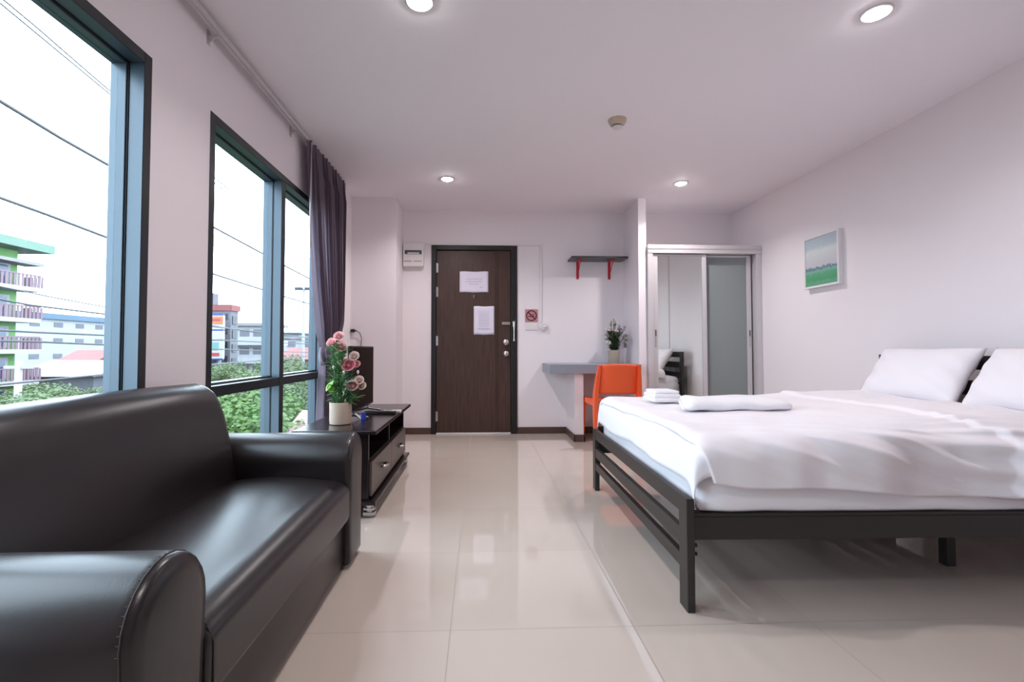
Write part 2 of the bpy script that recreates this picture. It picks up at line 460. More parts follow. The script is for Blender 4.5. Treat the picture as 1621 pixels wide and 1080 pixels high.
# breaker box, trunking, switch, sign
o = thing('breaker_box', 'white electrical breaker box beside the top left of the door', 'fuse box', (-.715, YB, 1.79))
bm = B(); box(bm, (-.825, YB - .07, 1.795), (-.605, YB, 2.045), .008, 3); bx_ = obj('housing', bm, M['plastic_white'], o)
bm = B(); box(bm, (-.805, YB - .074, 1.925), (-.625, YB - .066, 1.968), .003); obj('breaker_window', bm, M['plastic_clear'], o)
bm = B(); box(bm, (-.775, YB - .078, 1.929), (-.650, YB - .07, 1.942), .002); obj('breaker_switches', bm, M['plastic_white'], o)
bm = B(); x = -.815
while x < -.625:
    w = r2.uniform(.008, .016)
    if not (-.735 < x < -.72): box(bm, (x, YB - .0712, 1.845), (x + w, YB - .0695, 1.855))
    x += w + .004
obj('red_print', bm, M['red_ink'], o)
o = thing('cable_trunking', 'thin white cable trunking running over the door and down to the socket', 'trunking', (.0, YB, 2.04))
bm = B(); box(bm, (-.605, YB - .014, 2.038), (.672, YB, 2.055), .003); obj('horizontal_run', bm, M['plastic_white'], o)
bm = B(); box(bm, (.650, YB - .014, 1.20), (.672, YB, 2.038), .003); obj('vertical_run', bm, M['plastic_white'], o)
o = thing('no_smoking_sign', 'square pink no smoking sign with dark red ring above the light switch', 'sign', (.556, YB, 1.20))
bm = B(); box(bm, (.488, YB - .006, 1.205), (.628, YB, 1.345), .002); obj('plate', bm, M['sign_pink'], o)
bm = B()
cx, cz = .558, 1.275
def yr(r0, r1, y):
    vs = []
    for k in range(40):
        t = 2 * PI * k / 40
        vs.append((bm.verts.new((cx + r0 * math.cos(t), y, cz + r0 * math.sin(t))), bm.verts.new((cx + r1 * math.cos(t), y, cz + r1 * math.sin(t)))))
    for k in range(40):
        a, c = vs[k], vs[(k + 1) % 40]; bm.faces.new((a[0], a[1], c[1], c[0]))
yr(.047, .060, YB - .0085)
d = .05 * .7071; w = .005
vs = [bm.verts.new(p) for p in [(cx - d - w, YB - .0085, cz + d - w), (cx - d + w, YB - .0085, cz + d + w), (cx + d + w, YB - .0085, cz - d + w), (cx + d - w, YB - .0085, cz - d - w)]]; bm.faces.new(vs)
s = obj('prohibition_ring', bm, M['sign_dark'], o); solidify(s, .001)
bm = B(); box(bm, (cx - .036, YB - .0078, cz - .014), (cx + .030, YB - .006, cz - .003)); tube(bm, [(cx + .026, YB - .0068, cz), (cx + .018, YB - .0068, cz + .012), (cx + .028, YB - .0068, cz + .022)], .0035, 6); tube(bm, [(cx + .012, YB - .0068, cz), (cx + .006, YB - .0068, cz + .010), (cx + .012, YB - .0068, cz + .02)], .0025, 6)
obj('cigarette_symbol', bm, M['sign_dark'], o)
o = thing('light_switch', 'white light switch plate below the no smoking sign', 'switch', (.56, YB, 1.12))
bm = B(); box(bm, (.493, YB - .009, 1.118), (.632, YB, 1.198), .003); obj('plate', bm, M['plastic_white'], o)
for x in (.525, .578):
    bm = B(); box(bm, (x, YB - .013, 1.135), (x + .028, YB - .008, 1.18), .002); obj('rocker', bm, M['plastic_white'], o)
o = thing('wall_socket', 'round white surface socket right of the light switch', 'socket', (.69, YB, 1.12))
bm = B(); lathe(bm, [(.046, 0), (.046, -.02), (.040, -.032), (.030, -.036), (.028, -.030), (0, -.030)], (.69, YB, 1.155), 28, 'y', cap=False); obj('round_box', bm, M['plastic_white'], o, angle=40)
bm = B(); lathe(bm, [(.018, -.028), (.018, -.05), (.010, -.058), (0, -.058)], (.697, YB, 1.155), 16, 'y', cap=False); obj('plug', bm, M['plastic_white'], o, angle=40)

# ------------------------------------------------------------------ desk, shelf
bm = B(); box(bm, (.675, 4.64, .672), (1.575, YB, .762), .003)
dk = obj('wall_desk', bm, M['desk']); tag(dk, 'thick blue-grey desk slab fixed to the wall beside the partition', 'desk')
o = thing('wall_shelf', 'dark grey wall shelf on red brackets above the desk', 'shelf', (1.255, YB, 1.865))
bm = B(); box(bm, (.957, 4.965, 1.867), (1.556, YB, 1.888), .002); obj('shelf_board', bm, M['shelf'], o)
for x in (1.066, 1.415):
    bm = B(); box(bm, (x - .014, YB - .006, 1.675), (x + .014, YB, 1.867), .001); box(bm, (x - .014, 5.01, 1.861), (x + .014, YB, 1.867), .001)
    tube(bm, [(x, YB - .004, 1.70), (x, YB - .10, 1.80), (x, 5.02, 1.862)], .005, 8)
    obj('bracket', bm, M['red_paint'], o)

# ------------------------------------------------------------------ wardrobe with sliding doors
o = thing('sliding_wardrobe', 'built-in wardrobe with one mirror door and one frosted sliding door', 'wardrobe', (2.23, 4.70, 0))
X0, X1 = 1.657, 2.808
bm = B()
box(bm, (X0, 4.66, 1.862), (X1, 4.80, 1.947), .004); box(bm, (X0, 4.672, 1.905), (X1, 4.655, 1.912))
box(bm, (X0, 4.665, 0), (X0 + .052, 4.80, 1.862), .003); box(bm, (X1 - .055, 4.665, 0), (X1, 4.80, 1.862), .003)
box(bm, (X0, 4.665, 0), (X1, 4.80, .04), .003)
obj('outer_frame', bm, M['silver'], o)
bm = B(); box(bm, (X0, 4.80, 1.90), (X1, YB, 1.93)); box(bm, (X0, YB - .02, 0), (X1, YB, 1.90)); box(bm, (X0, 4.80, 0), (X0 + .02, YB - .02, 1.9)); box(bm, (X1 - .02, 4.80, 0), (X1, YB - .02, 1.9))
obj('carcass', bm, M['plastic_white'], o)
def sdoor(x0, x1, y, mt, inner, lx0, lx1):
    bm = B(); s = .045
    box(bm, (x0, y - .016, .045), (lx0, y + .016, 1.858), .003); box(bm, (lx1, y - .016, .045), (x1, y + .016, 1.858), .003)
    box(bm, (lx0, y - .014, 1.838), (lx1, y + .014, 1.858), .003); box(bm, (lx0, y - .014, .045), (lx1, y + .014, .10), .003)
    d_ = obj('sliding_door', bm, M['silver'], o)
    bm = B(); box(bm, (lx0, y - .004, .10), (lx1, y + .004, 1.838)); obj(inner, bm, mt, d_)
    return d_
d1 = sdoor(1.712, 2.256, 4.70, M['mirror'], 'mirror_panel', 1.762, 2.214)
d2 = sdoor(2.22, 2.735, 4.745, M['frost'], 'frosted_panel', 2.268, 2.690)
d2['label'] = 'sliding door with grey frosted panel'; d1['label'] = 'sliding door with tall mirror'
for dd, x, y in ((d1, 1.737, 4.684), (d2, 2.714, 4.729)):
    bm = B(); box(bm, (x - .008, y - .003, .93), (x + .008, y + .002, 1.11), .002); box(bm, (x - .004, y - .006, 1.04), (x + .004, y - .002, 1.10), .001, mi=1)
    obj('handle', bm, [M['brass'], M['plastic_black']], dd)

# ------------------------------------------------------------------ curtain and rail
o = thing('curtain_rail', 'white curtain rail along the top of the window wall', 'curtain rail', (-1.215, 1.6, 2.38))
bm = B(); box(bm, (-1.236, YF + .1, 2.375), (-1.206, 4.32, 2.402), .004); box(bm, (-1.226, YF + .1, 2.370), (-1.216, 4.32, 2.375)); obj('track', bm, M['rail'], o)
for y in (.1, 1.2, 2.25, 3.22, 4.2):
    bm = B(); box(bm, (XL, y - .012, 2.33), (XL + .004, y + .012, 2.40), .001); box(bm, (XL, y - .008, 2.366), (-1.216, y + .008, 2.371), .001); tube(bm, [(XL + .004, y, 2.34), (-1.24, y, 2.366)], .003, 6)
    obj('wall_bracket', bm, M['rail'], o)
cur = thing('curtain', 'dark plum curtain gathered and tied beside the far window', 'curtain', (-1.21, 3.85, .06))
def curt(u, v):
    z = lerp(.06, 2.385, v)
    yl = interp([(0, 3.66), (.5, 3.68), (.80, 3.72), (.88, 3.74), (1.0, 3.66), (1.3, 3.55), (1.7, 3.45), (2.1, 3.385), (2.4, 3.37)], z)
    yr_ = interp([(0, 4.02), (.5, 4.0), (.88, 3.98), (1.0, 4.10), (1.15, 4.19), (1.5, 4.22), (2.0, 4.25), (2.4, 4.27)], z)
    w = (yr_ - yl)
    nf = 11
    amp = interp([(0, .035), (.7, .03), (.88, .022), (1.1, .038), (2.2, .030), (2.33, .016), (2.4, .014)], z)
    ph = u * nf * 2 * PI + .5 * math.sin(z * 1.7 + u * 4)
    y = yl + w * u + .012 * math.sin(ph * 2) * (w / .9)
    # heading pleats
    s = math.sin(ph) + .35 * math.sin(2.3 * ph + 1 + z)
    x = -1.205 + amp * s + .02 * math.sin(PI * u) * (1 if z < 2.2 else .3)
    lim = -1.25 if z > .0 else -1.25
    return (max(lim, x), y, z)
bm = B(); grid(bm, 240, 70, curt)
c = obj('drape', bm, M['curtain'], cur, smooth=True)
for k in range(24):
    y = 3.38 + k * .0385
    bm = B(); tube(bm, [(-1.212, y, 2.375), (-1.208, y + .004, 2.398), (-1.206, y + .01, 2.37)], .003, 6)
    obj('hook', bm, M['rail'], cur)
def knot(u, v):
    t = u * 2 * PI; z = .80 + .15 * v
    bul = math.sin(PI * v) ** .6
    ry = .115 + .045 * bul + .012 * math.sin(t * 5 + v * 6); rx = .042 + .012 * bul + .006 * math.sin(t * 7 + v * 4)
    return (-1.197 + rx * math.cos(t), 3.845 + ry * math.sin(t), z + .02 * math.sin(t))
bm = B(); grid(bm, 48, 12, knot, closed_u=True); obj('tieback', bm, M['curtain'], cur, smooth=True)
bm = B()
grid(bm, 14, 14, lambda u, v: (-1.16 + .03 * math.sin(PI * u), 3.70 + .09 * u - .04 * math.sin(PI * v), .97 - .16 * v + .012 * math.sin(u * 9)))
s = obj('tieback_bow', bm, M['curtain'], cur, smooth=True); solidify(s, .004)
bm = B(); tube(bm, [(-1.19, 3.395, 2.37), (-1.19, 3.39, 1.95), (-1.185, 3.385, 1.62)], .006, 8); obj('pull_wand', bm, M['rail'], cur, smooth=True)

# ------------------------------------------------------------------ ceiling fittings
M['lamp'] = emit('lamp_glow', (1.0, .95, .95), 85)
lab = [('recessed ceiling downlight nearest the camera, above the aisle on the left', (-.264, 2.048)),
       ('recessed ceiling downlight above the bed pillows at upper right', (1.772, 2.038)),
       ('recessed ceiling downlight in front of the entry door', (-.292, 4.218)),
       ('recessed ceiling downlight in front of the wardrobe', (1.821, 4.248)),
       ('recessed ceiling downlight added over the sofa side, unseen behind the viewer', (-.27, -.12)),  # added lamp, out of view, to light the near end of the room
       ]
first = None
for l, (x, y) in lab:
    if first is None:
        first = thing('ceiling_downlight', l, 'ceiling light', (x, y, H), group='recessed ceiling downlights')
        bm = B(); lathe(bm, [(.046, -.001), (.047, -.006), (.060, -.007), (.064, -.003), (.064, 0), (.05, 0)], (0, 0, 0), 36, cap=False)
        obj('trim_ring', bm, M['plastic_white'], first, local=True, smooth=True)
        bm = B(); lathe(bm, [(.045, -.003), (.040, -.010), (.028, -.016), (.012, -.019), (.0005, -.0195)], (0, 0, 0), 28, cap=True)
        obj('diffuser', bm, M['lamp'], first, local=True, smooth=True)
    else:
        dup(first, (x, y, H), label=l)
for l, (x, y) in lab:
    ld = bpy.data.lights.new('downlight_beam', 'AREA'); ld.shape = 'DISK'; ld.size = .085; ld.energy = LAMP_W * {2.038: .62, 4.218: 1.5, 4.248: 1.5}.get(y, 1.0); ld.color = (1.0, .93, .94); ld.spread = R(135)
    lo = bpy.data.objects.new('downlight_beam', ld); C.objects.link(lo); lo.location = (x, y, H - .0215)
o = thing('smoke_detector', 'small cream smoke detector on the ceiling between the downlights', 'smoke detector', (.90, 3.08, H))
bm = B(); lathe(bm, [(.060, 0), (.058, -.014), (.046, -.034), (.036, -.040)], (.90, 3.08, H), 32, cap=True); obj('base', bm, M['pot'], o, angle=40)
bm = B(); lathe(bm, [(.032, -.038), (.032, -.046)], (.90, 3.08, H), 32); obj('vent_gap', bm, M['plastic_black'], o)
bm = B(); lathe(bm, [(.034, -.046), (.033, -.054), (.022, -.060), (.0, -.060)], (.90, 3.08, H), 32, cap=False); obj('sensor_cap', bm, M['plastic_white'], o, angle=40)

# ------------------------------------------------------------------ picture
o = thing('framed_picture', 'small framed landscape painting in green and pale grey on the right wall', 'picture', (XR, 3.765, 1.42))
px0, px1, pz0, pz1 = 3.585, 3.985, 1.418, 1.850
bm = B(); xf = 2.768; t = .018
box(bm, (xf, px0, pz0), (XR, px0 + t, pz1), .002); box(bm, (xf, px1 - t, pz0), (XR, px1, pz1), .002); box(bm, (xf, px0 + t, pz0), (XR, px1 - t, pz0 + t), .002); box(bm, (xf, px0 + t, pz1 - t), (XR, px1 - t, pz1), .002)
obj('frame', bm, M['canvas_edge'], o)
bm = B(); box(bm, (xf + .006, px0 + t, pz0 + t), (XR - .004, px1 - t, pz1 - t)); obj('painting', bm, M['art'], o)

# ------------------------------------------------------------------ sofa
so = thing('sofa', 'dark brown leather two-seat sofa under the near window', 'sofa', (-.88, 1.51, 0))
SY0, SY1 = .775, 2.235; IY0, IY1 = .985, 2.02
bm = B(); box(bm, (-1.22, IY0 - .03, .02), (-.560, IY1 + .03, .22), .012, 3); obj('base', bm, M['leather'], so, angle=50)
# seat cushion: puffed box, rounded nose
def cushion(bm, x0, x1, y0, y1, z0, z1):
    nx, ny = 30, 40
    def sec(yv, k):
        # closed XZ profile, k = end inset 0..1
        pts = []
        rr = .055
        cxm = (x0 + x1) / 2
        prof = []
        n = 14
        prof.append((x0, z0)); 
        for i in range(n + 1):   # bottom front corner small radius
            t = -PI / 2 + (PI / 2) * i / n; prof.append((x1 - .025 + .025 * math.cos(t), z0 + .025 + .025 * math.sin(t)))
        for i in range(n + 1):
            t = (PI / 2) * i / n; prof.append((x1 - rr * 1.5 + rr * 1.5 * math.cos(t), z1 - rr + rr * math.sin(t)))
        for i in range(1, n + 1):
            t = i / n; prof.append((lerp(x1 - rr * 1.5, x0, t), z1 + .016 * math.sin(PI * t)))
        return [Vector((cxm + (x - cxm) * (1 - .02 * k), yv, (z0 + z1) / 2 + (z - (z0 + z1) / 2) * (1 - .16 * k))) for x, z in prof]
    rings = []
    for yv, k in ((y0, 1), (y0 + .004, .55), (y0 + .012, .2), (y0 + .03, .03), ):
        rings.append(sec(yv, k))
    for i in range(1, 12): rings.append(sec(lerp(y0 + .03, y1 - .03, i / 12), -.06 * math.sin(PI * i / 12)))
    for yv, k in ((y1 - .03, .03), (y1 - .012, .2), (y1 - .004, .55), (y1, 1)): rings.append(sec(yv, k))
    loft(bm, rings)
bm = B(); cushion(bm, -1.02, -.532, IY0 + .004, IY1 - .004, .205, .378); sc = obj('seat_cushion', bm, M['leather'], so, angle=60)
bm = B(); tube(bm, [(-.62, IY0 + .016, .380), (-.575, IY0 + .016, .376), (-.548, IY0 + .016, .360), (-.532, IY0 + .016, .325), (-.531, IY0 + .016, .25), (-.537, IY0 + .016, .215)], .0015, 6); obj('stitching', bm, M['stitch'], sc)
# backrest profile
prof = [(-1.24, .05), (-1.02, .05), (-.985, .30), (-.99, .40), (-1.005, .50), (-1.022, .58), (-1.040, .65), (-1.058, .70), (-1.080, .738), (-1.110, .762), (-1.145, .772), (-1.180, .765), (-1.210, .745), (-1.232, .71), (-1.242, .64)]
rings = []
cz_, cx_ = .42, -1.12
for yv, k in ((IY0, .10), (IY0 + .004, .06), (IY0 + .014, .02), (IY0 + .035, 0), (1.25, -.015), (1.5, -.02), (1.75, -.015), (IY1 - .035, 0), (IY1 - .014, .02), (IY1 - .004, .06), (IY1, .10)):
    rings.append([(min(-1.0 if False else 9, lerp(x, cx_, k)), yv, lerp(z, cz_, k)) for x, z in prof])
bm = B(); loft(bm, rings); bk = obj('backrest', bm, M['leather'], so, angle=50); 
# arms
def arm(y0, y1):
    yc = (y0 + y1) / 2; hw = (y1 - y0) / 2
    def sec(x, k):
        pts = []
        zt = .548
        P_ = []
        P_.append((-hw * .90, .018)); 
        for i in range(13):
            t = PI - PI * i / 12
            P_.append((hw * 1.0 * math.cos(t), zt - hw * 1.02 + hw * 1.02 * math.sin(t)))
        P_.append((hw * .93, .30)); P_.append((hw * .90, .018))
        P_.insert(1, (-hw * .93, .30))
        return [Vector((x, yc + a * (1 - k), .29 + (z - .29) * (1 - k * .45))) for a, z in P_]
    bm = B()
    rings = [sec(-1.245, .0), sec(-1.0, 0), sec(-.75, 0), sec(-.57, 0), sec(-.552, .008), sec(-.543, .03), sec(-.538, .07), sec(-.534, .28), sec(-.532, .6), sec(-.531, .9)]
    loft(bm, rings)
    a = obj('arm', bm, M['leather'], so, angle=65)
    bm = B(); s = sec(-.5545, .004)
    tube(bm, s, .0018, 6)
    for i in range(30):   # short cross stitches over the seam
        q = s[1:-1]; f_ = i / 29 * (len(q) - 1.001); j = int(f_); p = q[j].lerp(q[j + 1], f_ - j)
        tube(bm, [p + Vector((-.007, 0, .0)), p + Vector((.002, 0, 0))], .0011, 5)
    obj('stitching', bm, M['stitch'], a)
    return a
arm(SY0, IY0 + .003); arm(IY1 - .003, SY1)
for x in (-1.18, -.62):
    for y in (SY0 + .1, SY1 - .1):
        bm = B(); lathe(bm, [(.02, 0), (.025, .022)], (x, y, 0), 12); obj('foot', bm, M['plastic_black'], so)

# ------------------------------------------------------------------ tv stand
tv = thing('tv_stand', 'low espresso tv stand with two drawers beside the window', 'tv stand', (-.8, 3.25, 0))
bm = B(); box(bm, (-1.0, 2.60, .452), (-.552, 3.87, .475), .006, 3); obj('top_board', bm, M['espresso'], tv)
bm = B(); box(bm, (-1.0, 2.62, .072), (-.560, 3.87, .092), .004); obj('bottom_board', bm, M['espresso'], tv)
bm = B(); box(bm, (-.985, 2.65, .092), (-.605, 2.67, .452), .002); box(bm, (-.985, 3.83, .092), (-.605, 3.85, .452), .002); box(bm, (-.985, 2.67, .092), (-.965, 3.83, .452)); box(bm, (-.965, 2.67, .296), (-.605, 3.83, .308)); obj('carcass', bm, M['espresso'], tv)
bm = B(); box(bm, (-.965, 3.242, .308), (-.608, 3.256, .452), .002); box(bm, (-.608, 3.244, .308), (-.604, 3.254, .452), mi=1); obj('divider', bm, [M['espresso'], M['drawer']], tv)
for y0, y1 in ((2.665, 3.246), (3.252, 3.835)):
    bm = B(); box(bm, (-.95, y0 + .01, .12), (-.604, y1 - .01, .28)); box(bm, (-.604, y0, .108), (-.588, y1, .296), .003)
    d_ = obj('drawer', bm, M['drawer'], tv)
    bm = B(); yc = (y0 + y1) / 2; tube(bm, [(-.588, yc - .045, .212), (-.566, yc - .04, .212), (-.560, yc, .212), (-.566, yc + .04, .212), (-.588, yc + .045, .212)], [.007, .008, .011, .008, .007], 10); obj('drawer_handle', bm, M['chrome'], d_, smooth=True)
for x in (-.95, -.60):
    for y in (2.67, 3.82):
        bm = B(); lathe(bm, [(.022, .05), (.030, .066), (.030, .072)], (x, y, 0), 16); box(bm, (x - .032, y - .022, .008), (x + .032, y + .022, .03), .003); box(bm, (x - .030, y - .022, .038), (x + .030, y + .022, .052), .003); box(bm, (x - .012, y - .018, 0), (x + .014, y + .018, .07), .004); obj('caster', bm, M['chrome'], tv)

# television
t = thing('television', 'black flat television on the low stand behind the pink roses', 'television', (-.77, 3.22, .475))
bm = B(); box(bm, (-.800, 2.935, .525), (-.770, 3.51, .93), .004); box(bm, (-.835, 3.02, .58), (-.800, 3.42, .80), .012, 3); obj('housing', bm, M['plastic_black'], t)
bm = B(); box(bm, (-.771, 2.947, .540), (-.7685, 3.498, .920)); obj('screen', bm, M['screen'], t)
for y in (3.02, 3.40):
    bm = B()
    tube(bm, [(-.785, y, .53), (-.785, y, .50), (-.70, y + .03, .4825)], .0065, 8); tube(bm, [(-.785, y, .50), (-.87, y - .02, .4825)], .0065, 8)
    obj('foot', bm, M['plastic_black'], t)
# remote etc
r_ = thing('remote_control', 'long black remote control lying on the tv stand', 'remote', (-.67, 3.27, .475), R(-4))
bm = B(); box(bm, (-.105, -.024, 0), (.105, .024, .020), .006, 3); obj('body', bm, M['plastic_black'], r_, local=True)
bm = B()
for i in range(7):
    for j in range(3): box(bm, (-.08 + i * .022, -.016 + j * .012, .0195), (-.068 + i * .022, -.009 + j * .012, .0215), .001, 1)
obj('buttons', bm, M['drawer'], r_, local=True)
r_ = thing('remote_control', 'small white remote control behind the black one on the tv stand', 'remote', (-.60, 3.335, .475), R(3))
bm = B(); box(bm, (-.06, -.02, 0), (.06, .02, .018), .006, 3); obj('body', bm, M['plastic_white'], r_, local=True)
bm = B(); box(bm, (-.045, -.012, .0175), (-.005, .012, .0188)); obj('display', bm, M['plastic_clear'], r_, local=True)
r_ = thing('key_tag', 'small blue tag with a white strap standing beside the cream pot', 'tag', (-.715, 2.99, .475), R(-15))
bm = B(); box(bm, (-.014, -.008, 0), (.014, .008, .046), .004, 3); obj('tag_body', bm, M['blue'], r_, local=True)
bm = B(); tube(bm, [(-.012, 0, .008), (-.045, .01, .027), (-.078, .02, .044)], .004, 8); obj('strap', bm, M['plastic_white'], r_, local=True)
# wall plug and cable on the pillar
o = thing('power_plug', 'black plug and looping cable on the pillar above the television', 'plug', (-1.29 + .02, 4.76, 1.09))
bm = B(); box(bm, (-1.262, 4.725, 1.078), (-1.225, 4.76, 1.106), .005, 2); tube(bm, [(-1.235, 4.735, 1.092), (-1.20, 4.735, 1.088)], [.008, .004]); obj('plug_body', bm, M['plastic_black'], o)
bm = B(); tube(bm, [(-1.205, 4.735, 1.088), (-1.175, 4.738, 1.070), (-1.160, 4.745, 1.02), (-1.165, 4.75, .95), (-1.18, 4.752, .80), (-1.19, 4.752, .4)], .0035, 6); obj('cable', bm, M['plastic_black'], o, smooth=True)

# ------------------------------------------------------------------ plants
def leaf(bm, base, d, L_, W_, curl=.3, rng=rnd, mi=0):
    d = Vector(d).normalized(); u, v = frame(d)
    up = v if v.z > 0 else -v
    n = 6; prev = None
    for i in range(n + 1):
        t = i / n
        c = Vector(base) + d * (L_ * t) - Vector((0, 0, 1)) * (curl * L_ * t * t * .5)
        w = W_ * .5 * (math.sin(PI * min(1, t * 1.02)) ** .8) * (1 - .3 * t)
        a, m_, b_ = bm.verts.new(c + u * w + up * w * .3), bm.verts.new(c), bm.verts.new(c - u * w + up * w * .3)
        if prev:
            for q in ((prev[0], prev[1], m_, a), (prev[1], prev[2], b_, m_)):
                f = bm.faces.new(q); f.material_index = mi
        prev = (a, m_, b_)

def rose_bm(r, rng):
    bm = B()
    for layer, (n, rr, h, lean) in enumerate(((3, .30, 1.25, -.10), (4, .50, 1.2, .0), (5, .72, 1.05, .12), (5, .95, .80, .35))):
        for k in range(n):
            a0 = 2 * PI * k / n + layer * .6 + rng.uniform(-.1, .1); span = 2 * PI / n * .72
            def pf(u, v, a0=a0, span=span, rr=rr, h=h, lean=lean, ph=rng.uniform(0, 6)):
                t = (u - .5) * 2
                a = a0 + t * span
                rad = r * rr * (math.sin(min(1, .12 + v * .95) * PI * .5) ** .7) + r * lean * v ** 3
                z = r * h * v * (1 - .22 * t * t) - r * .65 + r * .05 * math.sin(4 * t + ph) * v
                return (rad * math.cos(a), rad * math.sin(a), z)
            grid(bm, 7, 7, pf)
    return bm

def rose(parent, pos, r, mt, lean, rng):
    bm = rose_bm(r, rng)
    q = Vector((0, 0, 1)).rotation_difference(Vector(lean).normalized())
    bm.transform(Matrix.Translation(Vector(pos)) @ q.to_matrix().to_4x4())
    o = obj('rose', bm, mt, parent, smooth=True, local=True)
    bm = B(); c = Vector(pos); l = Vector(lean).normalized()
    tube(bm, [c - l * (r * .95), c - l * (r * .55), c - l * (r * .35)], [r * .12, r * .38, r * .5], 8)
    obj('calyx', bm, M['leaf'], o, smooth=True, local=True)
    return o

pl = thing('potted_roses', 'cream pot of tall pink roses on the tv stand', 'potted plant', (-.812, 2.845, .475))
ROOTM[pl.name] = Matrix.Identity(4)
bm = B(); lathe(bm, [(.0, 0), (.054, 0), (.060, .004), (.062, .02), (.063, .124), (.0605, .127), (.057, .124), (.056, .105), (0, .105)], (0, 0, 0), 40, cap=False); obj('pot', bm, M['pot'], pl, local=True, angle=40)
bm = B(); lathe(bm, [(.0, .104), (.056, .106)], (0, 0, 0), 24, cap=False); obj('soil', bm, M['soil'], pl, local=True)
g = random.Random(11)
heads = [((-.015, 0, .512), .024, 'rose'), ((-.055, -.01, .475), .024, 'rose'), ((.005, -.02, .452), .027, 'rose'), ((.000, .02, .420), .022, 'rose_white'),
         ((.075, .0, .395), .024, 'rose_white'), ((.048, -.02, .345), .032, 'rose_deep'), ((.088, .01, .348), .018, 'rose'), ((.105, 0, .255), .022, 'rose_white'), ((.072, -.02, .225), .028, 'rose'), ((.118, .01, .222), .021, 'rose_white')]
bm = B()
for (p, r, mm) in heads:
    b0 = Vector((g.uniform(-.03, .03), g.uniform(-.03, .03), .10)); p = Vector(p)
    mid = b0.lerp(p, .5) + Vector((g.uniform(-.02, .01), g.uniform(-.02, .02), .02))
    tube(bm, [b0, mid, p - Vector((0, 0, r))], .0024, 6)
for k in range(6):
    b0 = Vector((g.uniform(-.03, .03), g.uniform(-.03, .03), .10)); tube(bm, [b0, b0 + Vector((g.uniform(-.04, .03), g.uniform(-.03, .03), g.uniform(.12, .3)))], .002, 6)
obj('stems', bm, M['leaf'], pl, local=True, smooth=True)
bm = B()
for k in range(380):
    z = .12 + .33 * g.random() ** 1.15
    cxl = lerp(.015, -.025, (z - .12) / .33); rad = lerp(.068, .036, (z - .12) / .33)
    a = g.uniform(0, 2 * PI); q = rad * g.random()
    leaf(bm, (cxl + q * math.cos(a), q * math.sin(a), z), (math.cos(a), math.sin(a), g.uniform(.0, 1.6)), g.uniform(.035, .075), g.uniform(.015, .027), g.uniform(0, .8))
for k in range(60):
    z = .12 + .12 * g.random(); a = g.uniform(-.9, .9)
    leaf(bm, (.03, .0, z), (math.cos(a), math.sin(a), g.uniform(.0, .5)), g.uniform(.04, .09), g.uniform(.014, .024), .3)
tag(obj('foliage', bm, M['leaf'], pl, local=True, smooth=True), kind='stuff')
bm = B(); leaf(bm, (-.03, -.04, .255), (-.25, -.3, -.55), .085, .055, -.2); leaf(bm, (-.045, -.04, .24), (.1, -.3, -.6), .07, .05, -.2); leaf(bm, (.07, -.01, .145), (1, -.1, .35), .085, .04, .1)
tag(obj('broad_leaves', bm, M['leaf2'], pl, local=True, smooth=True), 'bright lime broad leaves')
for (p, r, mm) in heads:
    rose(pl, p, r, M[mm], (p[0] * 3 + g.uniform(-.3, .3), -1.3, .75), g)
for p in ((.098, 0, .30), (.005, -.03, .36), (.03, -.05, .30), (-.03, -.04, .33)):
    bm = B(); lathe(bm, [(.001, -.012), (.007, -.004), (.008, .004), (.003, .013)], p, 8)
    obj('rosebud', bm, M['rose_white'], pl, local=True, smooth=True)

p2 = thing('potted_flowers', 'beige pot of dried white flowers on the wall desk', 'potted plant', (1.385, 4.93, .762))
ROOTM[p2.name] = Matrix.Identity(4)
bm = B(); lathe(bm, [(0, 0), (.052, 0), (.056, .01), (.064, .135), (.061, .138), (.057, .125), (0, .12)], (0, 0, 0), 32, cap=False); obj('pot', bm, M['pot2'], p2, local=True, angle=40)
g = random.Random(5)
bm = B(); ends = []
for k in range(34):
    a = g.uniform(0, 2 * PI); rr = g.uniform(.02, .145); z = g.uniform(.27, .45) - rr * .55
    e_ = Vector((rr * math.cos(a), rr * math.sin(a) * .8, z)); ends.append(e_)
    tube(bm, [(0, 0, .11), e_ * .5 + Vector((0, 0, .06)), e_], [.003, .0022, .0015], 5)
for p in ((-.03, 0, .43), (.02, .01, .44), (.0, -.01, .46)): tube(bm, [(0, 0, .12), (p[0] * .4, 0, .3), p], .003, 5); ends.append(Vector(p))
obj('stems', bm, M['stem_dark'], p2, local=True, smooth=True)
bm = B()
for k in range(220):
    z = .12 + .20 * g.random(); a = g.uniform(0, 2 * PI); q = .02 + (z - .1) * .28 * g.random()
    leaf(bm, (q * math.cos(a), q * math.sin(a), z), (math.cos(a), math.sin(a), g.uniform(.3, 1.8)), g.uniform(.04, .08), g.uniform(.014, .026), .3)
for k in range(110):
    e_ = g.choice(ends); leaf(bm, e_ - Vector((0, 0, .03)), (g.uniform(-1, 1), g.uniform(-1, 1), g.uniform(-.5, .8)), .035, .014, .3)
tag(obj('foliage', bm, M['leaf_dark'], p2, local=True, smooth=True), kind='stuff')
for i, e_ in enumerate(ends):
    if i % 3 != 2 or i > 32:
        bm = rose_bm(g.uniform(.014, .021), g); bm.transform(Matrix.Translation(e_) @ Matrix.Rotation(R(50), 4, 'X'))
        obj('blossom', bm, M['blossom'] if i % 7 else M['rose_white'], p2, local=True, smooth=True)

# ------------------------------------------------------------------ orange chair
ch = thing('chair', 'orange plastic chair drawn up to the desk behind the bed', 'chair', (1.25, 4.58, 0), R(2))
ROOTM[ch.name] = Matrix.Identity(4)
